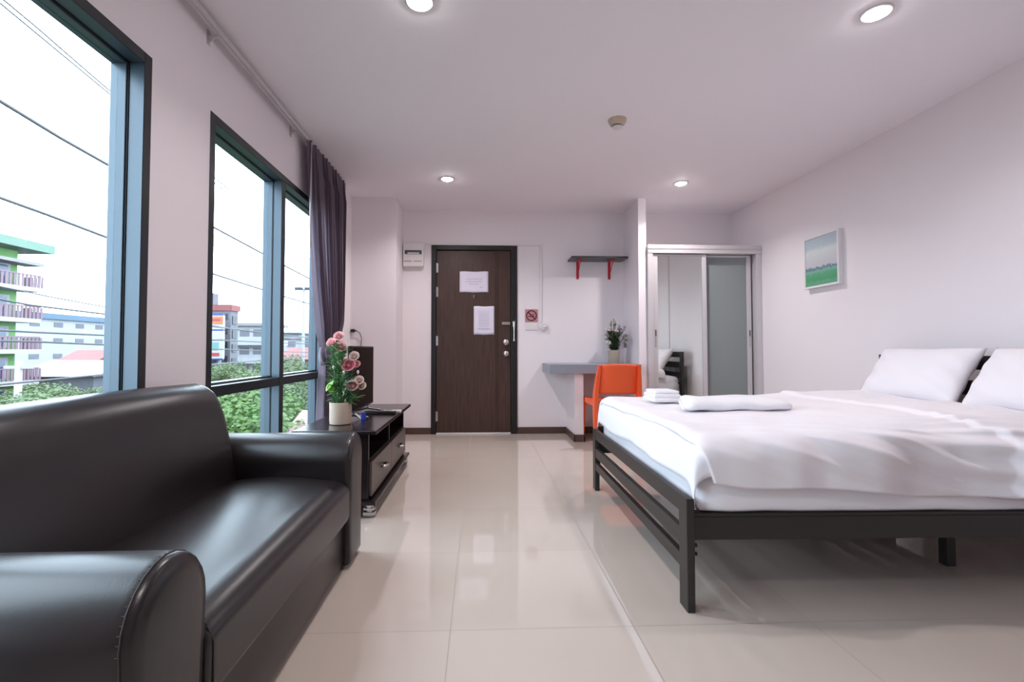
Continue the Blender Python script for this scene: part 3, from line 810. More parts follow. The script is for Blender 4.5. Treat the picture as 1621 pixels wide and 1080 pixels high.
# local: back towards -y, seat towards +y
def backf(u, v):
    # v: 0 bottom .49 -> 1 top .775 ; u across
    z = lerp(.50, .775, v); hw = lerp(.200, .180, v)
    x = (u - .5) * 2
    y = -.215 - .075 * v + .030 * (abs(x) ** 3) - .018 * (1 - x * x)
    return (hw * x, y, z - .010 * abs(x) ** 4 * (1 if v > .9 else 0))
bm = B(); grid(bm, 24, 10, backf)
q = obj('backrest', bm, M['orange'], ch, local=True, smooth=True); solidify(q, .008, 0)
bm = B()
def seatf(u, v):
    x = (u - .5) * 2; y = lerp(-.20, .23, v); hw = .205
    return (hw * x, y, .435 + .012 * abs(x) ** 3 - .014 * math.sin(PI * v) + (-.02 * max(0, (v - .9) / .1) ** 2))
grid(bm, 20, 16, seatf); q = obj('seat', bm, M['orange'], ch, local=True, smooth=True); solidify(q, .010, -1)
for s in (-1, 1):
    # side upright: rear leg flowing up into the back stile
    bm = B()
    path = [((s * .218, -.262, 0), .016, .020), ((s * .212, -.238, .20), .018, .024), ((s * .206, -.215, .40), .020, .034), ((s * .202, -.212, .50), .020, .034), ((s * .192, -.245, .65), .018, .026), ((s * .182, -.280, .768), .012, .016)]
    loft(bm, [[(c[0] - a, c[1] - b_, c[2]), (c[0] + a, c[1] - b_, c[2]), (c[0] + a, c[1] + b_, c[2]), (c[0] - a, c[1] + b_, c[2])] for c, a, b_ in path])
    q = obj('rear_leg', bm, M['orange'], ch, local=True); mdf = q.modifiers.new('b', 'BEVEL'); mdf.width = .005; mdf.segments = 2
    bm = B()
    path = [((s * .215, .235, 0), .014, .014), ((s * .208, .222, .22), .017, .018), ((s * .200, .205, .40), .020, .026), ((s * .196, .195, .432), .018, .03)]
    loft(bm, [[(c[0] - a, c[1] - b_, c[2]), (c[0] + a, c[1] - b_, c[2]), (c[0] + a, c[1] + b_, c[2]), (c[0] - a, c[1] + b_, c[2])] for c, a, b_ in path])
    q = obj('front_leg', bm, M['orange'], ch, local=True); mdf = q.modifiers.new('b', 'BEVEL'); mdf.width = .005; mdf.segments = 2
    bm = B(); box(bm, (s * .206 - .010, -.20, .385), (s * .206 + .010, .20, .440), .006, 2); obj('side_rail', bm, M['orange'], ch, local=True)

# ------------------------------------------------------------------ bed
BO = (.716, 1.655, 0); BR = R(-1.0)
def bedthing(name, label, cat, group=None):
    o = thing(name, label, cat, BO, BR, group); ROOTM[o.name] = Matrix.Identity(4); return o
bed = bedthing('bed_frame', 'black metal bed frame with slatted foot rail', 'bed')
for y0 in (0, 1.43):
    bm = B(); box(bm, (0, y0, 0), (.028, y0 + .07, .390), .002, 1); obj('foot_leg', bm, M['steel_black'], bed, local=True)
    bm = B(); box(bm, (1.93, y0, 0), (1.96, y0 + .07, .875), .002, 1); obj('headboard_post', bm, M['steel_black'], bed, local=True)
for z0, z1 in ((.328, .388), (.213, .272), (.132, .180)):
    bm = B(); box(bm, (.002, .07, z0), (.026, 1.43, z1), .002, 1); obj('foot_rail', bm, M['steel_black'], bed, local=True)
for z0, z1 in ((.80, .875), (.66, .74), (.52, .60), (.38, .46)):
    bm = B(); box(bm, (1.933, .07, z0), (1.957, 1.43, z1), .002, 1); obj('headboard_rail', bm, M['steel_black'], bed, local=True)
for y0 in (.028, 1.442):
    bm = B(); box(bm, (.028, y0, .238), (1.93, y0 + .03, .320), .002, 1); box(bm, (.028, y0 - .002, .320), (1.93, y0 + .045, .330), .001, 1); obj('side_rail', bm, M['steel_black'], bed, local=True)
for x in [.1 + .14 * i for i in range(13)]:
    bm = B(); box(bm, (x, .075, .305), (x + .06, 1.438, .320)); obj('slat', bm, M['steel_black'], bed, local=True)
for y0 in (.33, 1.15):
    bm = B(); box(bm, (1.235, y0, 0), (1.275, y0 + .04, .26), .002, 1); obj('support_leg', bm, M['steel_black'], bed, local=True)
bm = B(); box(bm, (1.225, .058, .26), (1.285, 1.442, .30)); obj('cross_beam', bm, M['steel_black'], bed, local=True)
for y0 in (.03, 1.44):
    bm = B(); box(bm, (.028, y0, .165), (.036, y0 + .03, .24), .001, 1)
    for z in (.185, .215): tube(bm, [(.036, y0 + .012, z), (.052, y0 + .012, z)], .007, 8)
    obj('bolt_plate', bm, M['steel_black'], bed, local=True)

mt = bedthing('mattress', 'thick white mattress in a fitted sheet on the black bed frame', 'mattress')
bm = B(); box(bm, (.05, .030, .324), (1.925, 1.455, .558), .0, 1)
bmesh.ops.subdivide_edges(bm, edges=bm.edges[:], cuts=14, use_grid_fill=True)
for v in bm.verts:
    x, y, z = v.co
    # round the edges
    rr = .07 if z > .44 else .03
    c = Vector((min(max(x, .05 + rr), 1.925 - rr), min(max(y, .030 + rr), 1.455 - rr), min(max(z, .324 + rr), .558 - rr)))
    d_ = v.co - c
    if d_.length > rr: d_ = d_.normalized() * rr
    v.co = c + d_
    n_ = noise.noise(Vector((x * 5, y * 5, z * 12))) * .004
    v.co += Vector((n_, n_, n_ * .5))
obj('mattress_body', bm, M['sheet_cool'], mt, local=True, smooth=True)

def bend(t, r):
    """overhang t past the edge (t>0): returns (outward, down)"""
    if t <= 0: return 0.0, 0.0
    if t < r * PI / 2:
        a = t / r; return r * math.sin(a), r * (1 - math.cos(a))
    return r + (t - r * PI / 2) * .06, r + (t - r * PI / 2)

def wr(x, y, s, seed=0): return noise.noise(Vector((x * s + seed, y * s, seed * 1.7)))

# cotton blanket under the duvet, hanging over the foot
bl = bedthing('blanket', 'white under blanket showing at the foot edge below the duvet', 'blanket')
def blf(u, v):
    b_ = lerp(-.13, 1.50, v)
    low = .165 + .016 * wr(b_, 0, 2.2, 4) + .006 * math.sin(b_ * 7)
    a = lerp(-low, .55, u)
    xo, dz = bend(.0 - a, .055) if a < 0 else (0, 0)
    yo, dy_ = bend(-b_ , .05) if b_ < 0 else (0, 0)
    yo2, dy2 = bend(b_ - 1.42, .05) if b_ > 1.42 else (0, 0)
    x = (.095 + a) if a > 0 else .095 - xo
    y = .07 - yo if b_ < 0 else (1.49 - .07 + yo2 if b_ > 1.42 else .07 + b_ * (1.35 / 1.42))
    z = .568 - dz - dy_ - dy2
    x -= (.010 * wr(y, z * .4, 6, 2) + .006) * sstep(.0, .06, -a)
    y -= .012 * sstep(0, .05, -b_)
    return (x, y, z + .003 * wr(x, y, 6, 1))
bm = B(); grid(bm, 40, 90, blf); q = obj('cloth', bm, M['sheet_cool'], bl, local=True, smooth=True); solidify(q, .006, 1)

dv = bedthing('duvet', 'puffy white duvet spread over the bed and hanging off its near side', 'duvet')
def dvf(u, v):
    # u along bed (foot->head), v from near hanging edge to far side
    ux = lerp(0, 1, u)
    nearhang = interp([(0, .205), (.06, .215), (.2, .225), (.45, .25), (.7, .262), (1, .262)], ux) + .006 * math.sin(ux * 17)
    b_ = lerp(-nearhang, 1.47, v)
    foot = interp([(-.25, .0), (-.12, .03), (0, .062), (.15, .050), (.4, .045), (.8, .070), (1.2, .075), (1.5, .07)], b_) + .012 * wr(b_, 0, 5, 9)
    a = lerp(-foot, 1.60, u)
    rx, ry = .075, .085
    xo, dz = bend(-a, rx)
    yo, dy_ = bend(-b_, ry)
    yo2, dy2 = bend(b_ - 1.33, .07)
    x = .105 + a if a > 0 else .105 - xo
    y = .100 - yo if b_ < 0 else (1.43 + yo2 if b_ > 1.33 else .100 + b_)
    top = .598 + .010 * math.sin(PI * min(1, max(0, b_ / 1.33))) + .022 * sstep(.3, 1.2, a) * sstep(-.2, .3, b_)
    # soft billows and folds
    on = sstep(-.10, .12, b_)
    hz = .014 * wr(x, y, 2.6, 3) + .009 * wr(x, y, 6, 5) + .0035 * wr(x * .6, y, 17, 4)
    hang = sstep(.12, -.05, b_)
    env = math.exp(-((a - .55) / .42) ** 2)
    diag = (a * .8 + b_ * 1.9)
    fold = math.sin(diag * 31 + 1.0 * wr(x, b_, 2.5, 8))
    fold = (.5 + .5 * fold) ** 2.5
    hz += .015 * fold * env * sstep(.42, .05, b_) * sstep(-.26, -.1, b_)
    # radiating creases further along
    env2 = math.exp(-((a - 1.15) / .4) ** 2)
    hz += .009 * math.sin((a * .5 + b_ * 2.4) * 30 + 3 * wr(x, b_, 2, 6)) * env2 * sstep(.35, .1, b_)
    # turned-back edge ridge running across the bed near the pillows
    la = 1.08 + .05 * (b_ / 1.33)
    hz += .016 * sstep(la - .02, la + .01, a) - .006 * sstep(la + .02, la + .12, a)
    ny = -hang; z = top - dz - dy_ - dy2 + hz * (1 - .6 * hang)
    y2 = y - hz * hang * 1.6 - .012 * hang * (1 + .7 * wr(x, 0, 4, 7))
    x2 = x - hz * sstep(0, .05, -a) * .8
    return (x2, y2, z)
bm = B(); grid(bm, 200, 190, dvf)
q = obj('cloth', bm, M['sheet'], dv, local=True, smooth=True); solidify(q, .022, -1)

def pillow(name, label, yc, W_, zr, seed, base, tilt):
    o = thing(name, label, 'pillow', (0, 0, 0), 0, 'bed pillows')
    # local pillow: width along x', height along y', thick z'
    Hh = .36
    def f(side):
        def g_(u, v):
            x = (u - .5) * 2; y = (v - .5) * 2
            ex = 1 - abs(x) ** 3.2; ey = 1 - abs(y) ** 3.2
            th = .078 * (max(0, ex) ** .5) * (max(0, ey) ** .5)
            pin = 1 - .05 * (1 - x * x) ; pin2 = 1 - .07 * (1 - y * y)
            X_ = x * W_ / 2 * (1 - .055 * (1 - abs(y) ** 2)) ; Y_ = y * Hh / 2 * (1 - .09 * (1 - abs(x) ** 2))
            w = (.016 * noise.noise(Vector((X_ * 6 + seed, Y_ * 6, side))) + .008 * math.sin((X_ * 1.2 + Y_ * 2.2) * 26 + seed) * abs(x)) * max(0, ex * ey) ** .5
            return Vector((X_, Y_, side * th + side * w))
        return g_
    bm = B(); grid(bm, 44, 30, f(1)); grid(bm, 44, 30, f(-1)); bmesh.ops.remove_doubles(bm, verts=bm.verts[:], dist=.0008)
    # orientation: x' -> -world y (bed y), y' -> up tilted towards headboard, z' -> facing foot/up
    ang = tilt
    e1 = Vector((0, -1, 0)); e2 = Vector((math.cos(ang), 0, math.sin(ang))); e3 = e1.cross(e2)
    if e3.z < 0: e1 = -e1; e3 = e1.cross(e2)
    mtx = Matrix((( e1.x, e2.x, e3.x, 0), (e1.y, e2.y, e3.y, 0), (e1.z, e2.z, e3.z, 0), (0, 0, 0, 1)))
    loc = Vector(BO) + Matrix.Rotation(BR, 3, 'Z') @ Vector((base[0], yc, base[1]))
    o.location = loc; o.rotation_euler = (0, 0, BR)
    ROOTM[o.name] = Matrix.Identity(4)
    bm.transform(Matrix.Rotation(zr, 4, 'Z') @ mtx)
    return obj('pillowcase', bm, M['sheet'], o, local=True, smooth=True)
pillow('pillow', 'white pillow propped at the far side of the headboard', 1.06, .60, R(3), 2.0, (1.785, .765), R(57))
pillow('pillow', 'white pillow propped nearer the camera, cut by the right edge', .41, .62, R(-2), 7.0, (1.785, .765), R(57))

# towels
tw = bedthing('rolled_towel', 'long rolled white bath towel lying on the duvet', 'towel', 'towels on the bed')
bm = B(); rings = []
for i in range(31):
    t_ = i / 30; x = lerp(.285, .76, t_); k = (.80, .93)[i] if i < 2 else ((.80, .93)[30 - i] if i > 28 else 1)
    ry = .125 * (1 - .12 * t_); rz = .034 * (1 - .2 * t_)
    rings.append([(x + .03 * math.cos(t) * (1 - t_), .735 - .05 * t_ + ry * k * math.copysign(abs(math.cos(t)) ** .8, math.cos(t)), .640 + rz * k * math.copysign(abs(math.sin(t)) ** .75, math.sin(t)) + .003 * math.sin(i * .6 + math.cos(t) * 2)) for t in [2 * PI * j / 32 for j in range(32)]])
loft(bm, rings); q = obj('roll', bm, M['towel'], tw, local=True, angle=60)
bm = B(); pts = []
for i in range(60):
    t = i / 59 * 2.6 * 2 * PI; qq = .12 + .78 * i / 59
    pts.append((.284 + .03 * qq * math.cos(t), .735 + .115 * qq * math.cos(t), .640 + .029 * qq * math.sin(t)))
tube(bm, pts, .0035, 5); obj('spiral_end', bm, M['towel'], q, local=True, smooth=True)
tw = bedthing('folded_towel', 'small folded white towel beside the rolled towel at the bed foot', 'towel', 'towels on the bed')
bm = B()
for z0, z1, x0, x1, y0, y1 in ((.612, .636, .235, .40, 1.00, 1.20), (.634, .658, .240, .395, 1.01, 1.20), (.656, .676, .250, .39, 1.02, 1.19)):
    box(bm, (x0, y0, z0), (x1, y1, z1), (z1 - z0) * .48, 4)
obj('towel_layers', bm, M['towel'], tw, local=True, angle=60)

# ------------------------------------------------------------------ outside
GZ = -7.5
M['ground'] = mat('street_asphalt', (0.101, 0.101, 0.101), .9, scale=.3, col2=(0.079, 0.097, 0.072))
M['tree'] = mat('tree_leaves', (0.025, 0.079, 0.013), .7, scale=1.1, col2=(0.108, 0.166, 0.043), transl=.3)
M['tree_pale'] = mat('tree_leaves_pale', (0.047, 0.086, 0.032), .7, scale=1.0, col2=(0.122, 0.151, 0.072), transl=.3)
M['bark'] = mat('bark', (0.043, 0.032, 0.025), .9)
M['green_wall'] = mat('lime_wall', (0.079, 0.209, 0.050), .7, scale=1)
M['green_roof'] = mat('green_slab', (0.086, 0.151, 0.112), .7, scale=1)
M['grey_slab'] = mat('grey_concrete', (0.162, 0.155, 0.158), .8, scale=1)
M['white_wall'] = mat('white_render', (0.252, 0.256, 0.270), .8, scale=.5)
M['grey_wall'] = mat('grey_render', (0.108, 0.108, 0.126), .8, scale=.5, var=.15)
M['glass_far'] = mat('far_window_glass', (0.029, 0.050, 0.101), .15)
M['railing'] = mat('mauve_railing', (0.122, 0.072, 0.094), .6)
M['blue_roof'] = mat('blue_roof', (0.029, 0.072, 0.122), .5)
M['red_roof'] = mat('red_roof', (0.151, 0.032, 0.029), .7)
M['metal_roof'] = mat('metal_roof', (0.162, 0.162, 0.173), .5)
M['pink_wall'] = mat('pink_render', (0.223, 0.130, 0.122), .8)
M['hut_wall'] = mat('hut_wall', (.12, .05, .045), .8)
M['ad_blue'] = mat('ad_blue', (.008, .03, .20), .5)
M['ad_orange'] = mat('ad_orange', (0.306, 0.108, 0.036), .5)
M['ad_white'] = mat('ad_white', (0.288, 0.288, 0.288), .5)
M['ad_teal'] = mat('ad_teal', (0.090, 0.198, 0.198), .5)
M['ad_red'] = mat('ad_red', (0.252, 0.029, 0.036), .5)
M['wire'] = mat('cable_black', (0.036, 0.036, 0.040), .6)
M['pole'] = mat('concrete_pole', (0.223, 0.220, 0.216), .8)

bm = B(); box(bm, (-200, -60, GZ - .3), (30, 260, GZ)); struct('ground', bm, M['ground'])

# green block with balconies, facade facing the street (+x)
gb = thing('apartment_building', 'lime green apartment block with balconies seen through the near window', 'building', (-48, 35, GZ))
bm = B(); box(bm, (-56, 22, GZ), (-44.7, 48, 10.4)); obj('wall', bm, M['green_wall'], gb)
bm = B(); box(bm, (-58, 21, 10.4), (-42.6, 49.6, 11.2)); obj('roof_slab', bm, M['green_roof'], gb)
bm = B(); box(bm, (-44.7, 21, 9.0), (-42.9, 48.8, 9.3)); obj('canopy_slab', bm, M['grey_slab'], gb)
for zf in (6.45, 3.45, .50, -2.45, -5.4):
    bm = B(); box(bm, (-44.7, 21, zf), (-42.9, 48.6, zf + .40)); fl = obj('balcony_slab', bm, M['white_wall'], gb)
    bm = B()
    for k in range(70):
        y = 21 + k * .4
        box(bm, (-43.0, y, zf + .4), (-42.94, y + .22, zf + 1.5))
    for k in range(5): box(bm, (-44.6 + k * .35, 48.5, zf + .4), (-44.4 + k * .35, 48.56, zf + 1.5))
    box(bm, (-43.02, 21, zf + 1.5), (-42.92, 48.6, zf + 1.62))
    obj('railing', bm, M['railing'], fl)
for yc in (25.0, 30.0, 34.6, 39.2, 43.9):
    bm = B(); box(bm, (-44.7, yc - .45, GZ), (-43.2, yc + .45, 9.0)); obj('green_column', bm, M['green_wall'], gb)
for zf in (6.85, 3.85, .90, -2.05, -5.0):
    for yc in (27.2, 32.2, 36.9, 41.4, 46.0):
        bm = B(); box(bm, (-44.75, yc - 1.25, zf + .1), (-44.62, yc + 1.25, zf + 2.2)); box(bm, (-44.64, yc - .9, zf + .2), (-44.60, yc + .95, zf + 2.0), mi=1)
        obj('window', bm, [M['white_wall'], M['glass_far']], gb)

def block(name, label, x0, y0, x1, y1, z1, wallm, rows, cols, roof=None, rm=None, winw=.5, winh=.45, z0=GZ, face='x', wm=None, cat='building'):
    o = thing(name, label, cat, ((x0 + x1) / 2, (y0 + y1) / 2, z0))
    bm = B(); box(bm, (x0, y0, z0), (x1, y1, z1)); obj('wall', bm, wallm, o)
    if roof:
        bm = B(); box(bm, (x0 - .6, y0 - .6, z1), (x1 + .6, y1 + .6, z1 + roof)); obj('roof', bm, rm, o)
    fh = 3.1
    for r in range(rows):
        zt = z1 - .6 - r * fh
        for c_ in range(cols):
            # windows on the +x and -y faces
            yl = y0 + (c_ + .5) / cols * (y1 - y0); hw = (y1 - y0) / cols * winw / 2
            bm = B(); box(bm, (x1 - .05, yl - hw, zt - fh * winh), (x1 + .06, yl + hw, zt)); obj('window', bm, wm or M['glass_far'], o)
        nc = max(2, int((x1 - x0) / ((y1 - y0) / cols)))
        for c_ in range(nc):
            xl = x0 + (c_ + .5) / nc * (x1 - x0); hw = (x1 - x0) / nc * winw / 2
            bm = B(); box(bm, (xl - hw, y0 - .06, zt - fh * winh), (xl + hw, y0 + .05, zt)); obj('window', bm, wm or M['glass_far'], o)
    return o
block('office_building', 'long white building with blue roof behind the green block', -120, 76, -84, 122, 6.8, M['white_wall'], 4, 9, 1.1, M['blue_roof'], .4, .3, wm=M['grey_wall'])
# sheds and red roof
def gable(name, label, x0, y0, x1, y1, ze, zr, wm, rm, cat='building'):
    o = thing(name, label, cat, ((x0 + x1) / 2, (y0 + y1) / 2, GZ))
    bm = B(); box(bm, (x0, y0, GZ), (x1, y1, ze)); obj('wall', bm, wm, o)
    ym = (y0 + y1) / 2; bm = B()
    loft(bm, [[(x, y0 - .7, ze - .1), (x, ym, zr), (x, y1 + .7, ze - .1)] for x in (x0 - .7, x1 + .7)]); obj('roof', bm, rm, o)
    return o
gable('warehouse', 'grey metal roofed shed below the white building outside', -47, 50.8, -39.5, 60, -1.75, -.3, M['grey_wall'], M['metal_roof'])
gable('house', 'house with a dark red roof beside the grey shed outside', -55.2, 66, -51.2, 72, -.6, .8, M['white_wall'], M['red_roof'])
gable('house', 'small roadside hut with a pink roof behind the trees', -5.9, 17.0, -3.6, 19.4, -1.85, -1.35, M['hut_wall'], M['pink_wall'])

# tower with advertising
tb = thing('tower_building', 'grey building with a blue and orange billboard through the far window', 'building', (-36, 67, GZ))
bm = B(); box(bm, (-46, 66, GZ), (-33.6, 68, 6.1)); obj('wall', bm, M['grey_wall'], tb)
bm = B(); box(bm, (-46.3, 65.8, 6.1), (-33.4, 68.2, 6.9)); obj('roof', bm, M['red_roof'], tb)
bm = B(); box(bm, (-37.4, 66.4, 6.9), (-36.1, 67.6, 8.5)); obj('stair_tower', bm, M['grey_wall'], tb)
for r in range(5):
    bm = B(); box(bm, (-33.65, 66.4, 4.3 - r * 1.9), (-33.5, 67.5, 5.4 - r * 1.9)); obj('window', bm, M['rubber'], tb)
    for c_ in range(5):
        bm = B(); box(bm, (-37.4 + c_ * .75, 65.93, 4.9 - r * 1.9), (-36.95 + c_ * .75, 66.05, 5.7 - r * 1.9)); obj('window', bm, M['rubber'], tb)
ad = thing('billboard', 'tall blue, white and orange billboard standing before the grey building', 'billboard', (-35.5, 64, GZ))
ay = 64.0
def adp(nm, x0, x1, z0, z1, mm, dy=0):
    bm = B(); box(bm, (x0, ay - dy, z0), (x1, ay + .3, z1)); return obj(nm, bm, mm, ad)
adp('backing', -37.6, -33.5, -.5, 5.5, M['ad_blue'])
adp('upper_panel', -35.2, -33.45, 3.5, 5.3, M['ad_white'], .1); adp('orange_band', -35.15, -33.5, 4.2, 5.2, M['ad_orange'], .16); adp('dark_orange_shape', -34.9, -33.8, 4.6, 4.9, M['ad_red'], .2)
adp('middle_panel', -35.2, -33.45, 2.2, 3.3, M['ad_white'], .1); adp('lower_panel', -35.2, -33.45, -.3, 2.0, M['ad_white'], .1)
adp('teal_strip', -35.1, -34.0, .8, 1.8, M['ad_teal'], .15); adp('red_strip', -35.1, -33.9, .0, .45, M['ad_red'], .15)
for x in (-36.8, -34.3):
    bm = B(); box(bm, (x, ay + .3, GZ), (x + .3, ay + .6, 5)); obj('support_post', bm, M['pole'], ad)
# white stepped apartment building
wb = block('apartment_building', 'white apartment block right of the billboard in the far window', -46, 84, -37, 92, 4.9, M['white_wall'], 4, 4, .5, M['grey_slab'], .7, .38, wm=M['grey_wall'])
for r in range(4):
    bm = B(); box(bm, (-37, 84, 1.6 - r * 3.1), (-36.2, 92, 2.5 - r * 3.1)); box(bm, (-46, 82.9, 1.6 - r * 3.1), (-36.2, 84, 2.5 - r * 3.1)); obj('balcony', bm, M['white_wall'], wb)
block('town_house', 'pale town house block in the distance of the far window', -54, 118, -44, 136, 4.8, M['grey_wall'], 3, 6, .4, M['white_wall'], .6, .4)
block('town_house', 'low white house row right of the far window mullion', -43.5, 108, -36.5, 118, 3.2, M['white_wall'], 2, 4, .5, M['grey_slab'], .5, .4, wm=M['grey_wall'])
gable('house', 'far house with brown roof among trees outside', -23.5, 58, -19, 66, -.2, 1.1, M['pink_wall'], M['red_roof'])

# trees: three crowns shared by copies
def tree(label, loc, mm, seed, hgt, crown):
    g = random.Random(seed)
    o = thing('tree', label, 'tree', loc, 0, 'trees outside the windows'); ROOTM[o.name] = Matrix.Identity(4)
    bm = B(); tube(bm, [(0, 0, 0), (.1, .05, hgt * .4), (0, .1, hgt * .75)], [.22, .16, .08], 8)
    for k in range(5):
        a = k * 1.26; tube(bm, [(0, 0, hgt * .45), (crown * .5 * math.cos(a), crown * .5 * math.sin(a), hgt * .75)], [.09, .03], 6)
    obj('trunk', bm, M['bark'], o, local=True, smooth=True)
    bm = B()
    blobs = []
    for k in range(26):
        a = g.uniform(0, 2 * PI); q = crown * .72 * math.sqrt(g.random()); z = hgt * (.50 + .40 * g.random() * (1 - .35 * (q / crown)))
        blobs.append((Vector((q * math.cos(a), q * math.sin(a), z)), g.uniform(.32, .5) * crown * .75))
    for c, r in blobs:
        for k in range(190):
            d = Vector((g.gauss(0, 1), g.gauss(0, 1), g.gauss(0, 1))).normalized(); d.z = d.z * .75
            p = c + d * r * g.uniform(.75, 1.02)
            nrm = (d + Vector((g.uniform(-.6, .6), g.uniform(-.6, .6), g.uniform(-.2, .8)))).normalized()
            u, v = frame(nrm); s = g.uniform(.07, .14)
            bm.faces.new([bm.verts.new(p + u * s), bm.verts.new(p + v * s * .6), bm.verts.new(p - u * s), bm.verts.new(p - v * s * .6)])
    obj('foliage', bm, mm, o, local=True)
    return o
T1 = tree('leafy green tree outside, behind the lower panes of the far window', (-7.2, 12.5, GZ), M['tree'], 1, 7.0, 2.6)
T2 = tree('pale bushy tree outside, low in the near window', (-20.5, 22.5, GZ), M['tree_pale'], 2, 6.9, 3.0)
g = random.Random(9)
near = 'leafy green tree outside, behind the lower panes of the far window'
for x, y, s in ((-10.6, 14.5, 1.0), (-5.2, 13.2, .82), (-8.4, 17.5, 1.03), (-12.5, 19.5, 1.0), (-4.6, 15.2, .80), (-9.8, 21.5, 1.05), (-13.6, 16.2, .97), (-6.3, 10.2, .80), (-8.6, 10.6, .86), (-4.9, 14.0, .73), (-6.0, 15.9, .80)):
    dup(T1, (x, y, GZ), g.uniform(0, 6), (s * 1.05, s * 1.05, s), label=near)
mid = 'pale tree outside, beyond the green trees in the far window'
for x, y, s in ((-16.5, 27, .98), (-21, 33, .98), (-12.6, 30.5, 1.04), (-18.8, 42, 1.05), (-26, 48, 1.08), (-15.5, 37, 1.16), (-30, 58, 1.1), (-20, 50, 1.26)):
    dup(T2, (x, y, GZ), g.uniform(0, 6), (s, s, s), label=mid)
low = 'pale bushy tree outside, low in the near window'
for x, y, s in ((-22.8, 26.5, .98), (-17.5, 17.8, .92), (-19, 19.6, .97), (-26.5, 30.5, .98), (-24.5, 23.5, .96), (-28.5, 35.5, .9), (-34, 37, .92), (-15.4, 19.8, .90)):
    dup(T2, (x, y, GZ), g.uniform(0, 6), (s, s, s), label=low)
dup(T1, (-66, 62, GZ), 1.0, (1.3, 1.3, 1.17), label='rounded tree beside the red roofed house outside')

# poles, lamp and wires
def pole(name, label, x, y, top, r=.16):
    o = thing(name, label, 'pole', (x, y, GZ)); return o
o = pole('utility_pole', 'pale concrete utility pole in front of the grey shed outside', -24, 26.0, 0)
bm = B(); tube(bm, [(-24, 26.0, GZ), (-24, 26.0, .3)], [.2, .15], 10); obj('shaft', bm, M['pole'], o, smooth=True)
bm = B(); box(bm, (-24.7, 25.93, -.1), (-23.3, 26.07, .05)); obj('crossarm', bm, M['pole'], o)
for x, y, zt, l in ((-30.5, 56.5, 3.6, 'tall street lamp seen beside the curtain through the far window'),):
    o = thing('street_lamp', l, 'street lamp', (-18.2, 50.2, GZ))
    bm = B(); tube(bm, [(-18.2, 50.2, GZ), (-18.2, 50.2, 7.1)], [.2, .12], 10); obj('shaft', bm, M['pole'], o, smooth=True)
    bm = B(); box(bm, (-19.1, 50.0, 7.0), (-18.3, 50.4, 7.3), .05); box(bm, (-18.1, 50.0, 7.0), (-17.3, 50.4, 7.3), .05); obj('lamp_head', bm, M['rubber'], o)
WIRES = [
    [(9.238, 7.507), (9.94, 7.438), (11.032, 7.292), (12.16, 7.149), (16.486, 6.715), (20.759, 6.34)],
    [(9.169, 7.396), (12.12, 7.08), (16.492, 6.543)],
    [(9.227, 5.563), (10.518, 5.443), (12.175, 5.354), (16.273, 5.04), (20.808, 4.839), (22.7, 4.746)],
    [(9.284, 3.752), (10.273, 3.708), (12.087, 3.594), (16.287, 3.454), (20.796, 3.362), (22.747, 3.33), (26.136, 3.30)],
    [(9.344, 1.846), (9.94, 1.794), (12.125, 1.747)],
    [(9.839, 2.048), (10.385, 2.007), (12.06, 1.912)],
    [(9.362, 1.265), (10.039, 1.254), (11.902, 1.244)],
    [(9.369, 1.064), (10.045, 1.063), (11.91, 1.016)],
    [(9.394, .247), (12.111, .309)]]
WL = ['topmost of the overhead cables crossing the sky outside', 'second overhead cable from the top, close under the topmost', 'third overhead cable from the top, thick and dark against the sky',
      'fourth overhead cable from the top, crossing both windows', 'overhead cable in front of the white building, just under the thin grey one', 'thin grey overhead cable above the white building roof',
      'overhead cable across the middle of the white building', 'overhead cable just below the middle of the white building', 'lowest overhead cable, sagging in front of the grey shed']
for i, w in enumerate(WIRES):
    (y0, z0), (y1, z1) = w[0], w[-1]; s0 = (w[1][1] - z0) / (w[1][0] - y0); s1 = (z1 - w[-2][1]) / (y1 - w[-2][0])
    pts = [(-9, 3.0, z0 - s0 * (y0 - 3))] + [(-9, a, b_) for a, b_ in w] + [(-9, 40, z1 + s1 * (40 - y1) * .8)]
    bm = B(); tube(bm, pts, (.016, .016, .034, .030, .022, .014, .022, .022, .022)[i], 6)
    q = obj('overhead_cable', bm, M['wire'], None, smooth=True); tag(q, WL[i], 'cable', 'overhead cables')

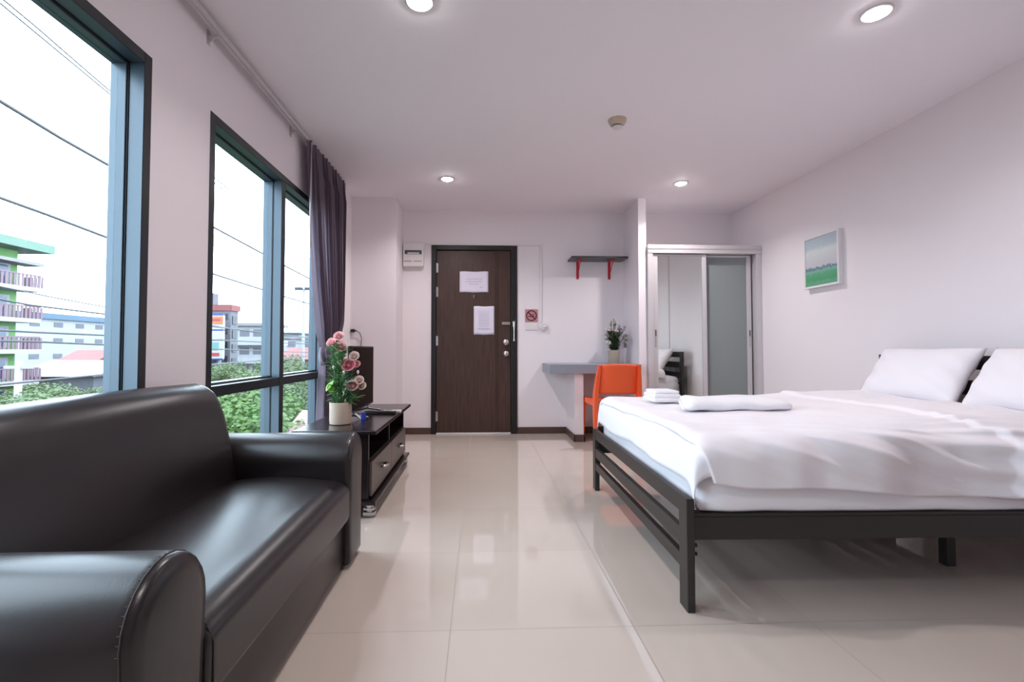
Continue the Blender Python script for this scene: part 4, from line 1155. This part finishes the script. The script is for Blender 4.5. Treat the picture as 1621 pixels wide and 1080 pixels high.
# ------------------------------------------------------------------ light, world, camera
for y, l in ((3.0, 'round concrete pole carrying the overhead cables just before the near window'), (40.0, 'round concrete pole at the far end of the overhead cables')):
    bm = B(); tube(bm, [(-9, y, GZ), (-9, y, 9.0)], [.17, .12], 10); q = obj('utility_pole', bm, M['pole'], None, smooth=True); tag(q, l, 'pole')
w = bpy.data.worlds.new('overcast_sky'); scene.world = w; w.use_nodes = True
N = w.node_tree.nodes; L = w.node_tree.links; bg = N['Background']
tc = N.new('ShaderNodeTexCoord'); sx = N.new('ShaderNodeSeparateXYZ'); L.new(tc.outputs['Generated'], sx.inputs[0])
nz = N.new('ShaderNodeTexNoise'); nz.inputs['Scale'].default_value = 2.5; nz.inputs['Detail'].default_value = 5; L.new(tc.outputs['Generated'], nz.inputs['Vector'])
cr = N.new('ShaderNodeValToRGB'); cr.color_ramp.elements[0].position = .35; cr.color_ramp.elements[1].position = .7
cr.color_ramp.elements[0].color = (.70, .83, 1.0, 1); cr.color_ramp.elements[1].color = (.84, .92, 1.0, 1)
L.new(nz.outputs['Fac'], cr.inputs[0]); L.new(cr.outputs[0], bg.inputs['Color'])
bg.inputs['Strength'].default_value = 7.0

for i, (a, c_) in enumerate((W1, W2)):
    ld = bpy.data.lights.new('window_portal', 'AREA'); ld.shape = 'RECTANGLE'; ld.size = WZ1 - WZ0; ld.size_y = c_ - a
    ld.cycles.is_portal = True
    lo = bpy.data.objects.new('window_portal', ld); C.objects.link(lo)
    lo.location = (XL - .13, (a + c_) / 2, (WZ0 + WZ1) / 2); lo.rotation_euler = (0, R(-90), 0)

cd = bpy.data.cameras.new('camera'); cam = bpy.data.objects.new('camera', cd); C.objects.link(cam); scene.camera = cam
cam.location = (0, 0, .91)
cam.rotation_euler = (PI / 2 + math.atan(23 / 760), 0, -math.atan(30 / 760))
cd.sensor_fit = 'HORIZONTAL'; cd.sensor_width = 36; cd.lens = 760 / 1621 * 36
cd.shift_x = 20.5 / 1621; cd.shift_y = -10 / 1621
cd.clip_start = .02; cd.clip_end = 600

vs = scene.view_settings; vs.view_transform = 'Standard'; vs.look = 'None'; vs.exposure = 0.55; vs.gamma = 1.0; vs.use_curve_mapping = False
cy = scene.cycles
cy.use_denoising = True; cy.max_bounces = 10; cy.diffuse_bounces = 6; cy.glossy_bounces = 5; cy.transparent_max_bounces = 12
cy.sample_clamp_indirect = 6.0; cy.caustics_reflective = False; cy.caustics_refractive = False
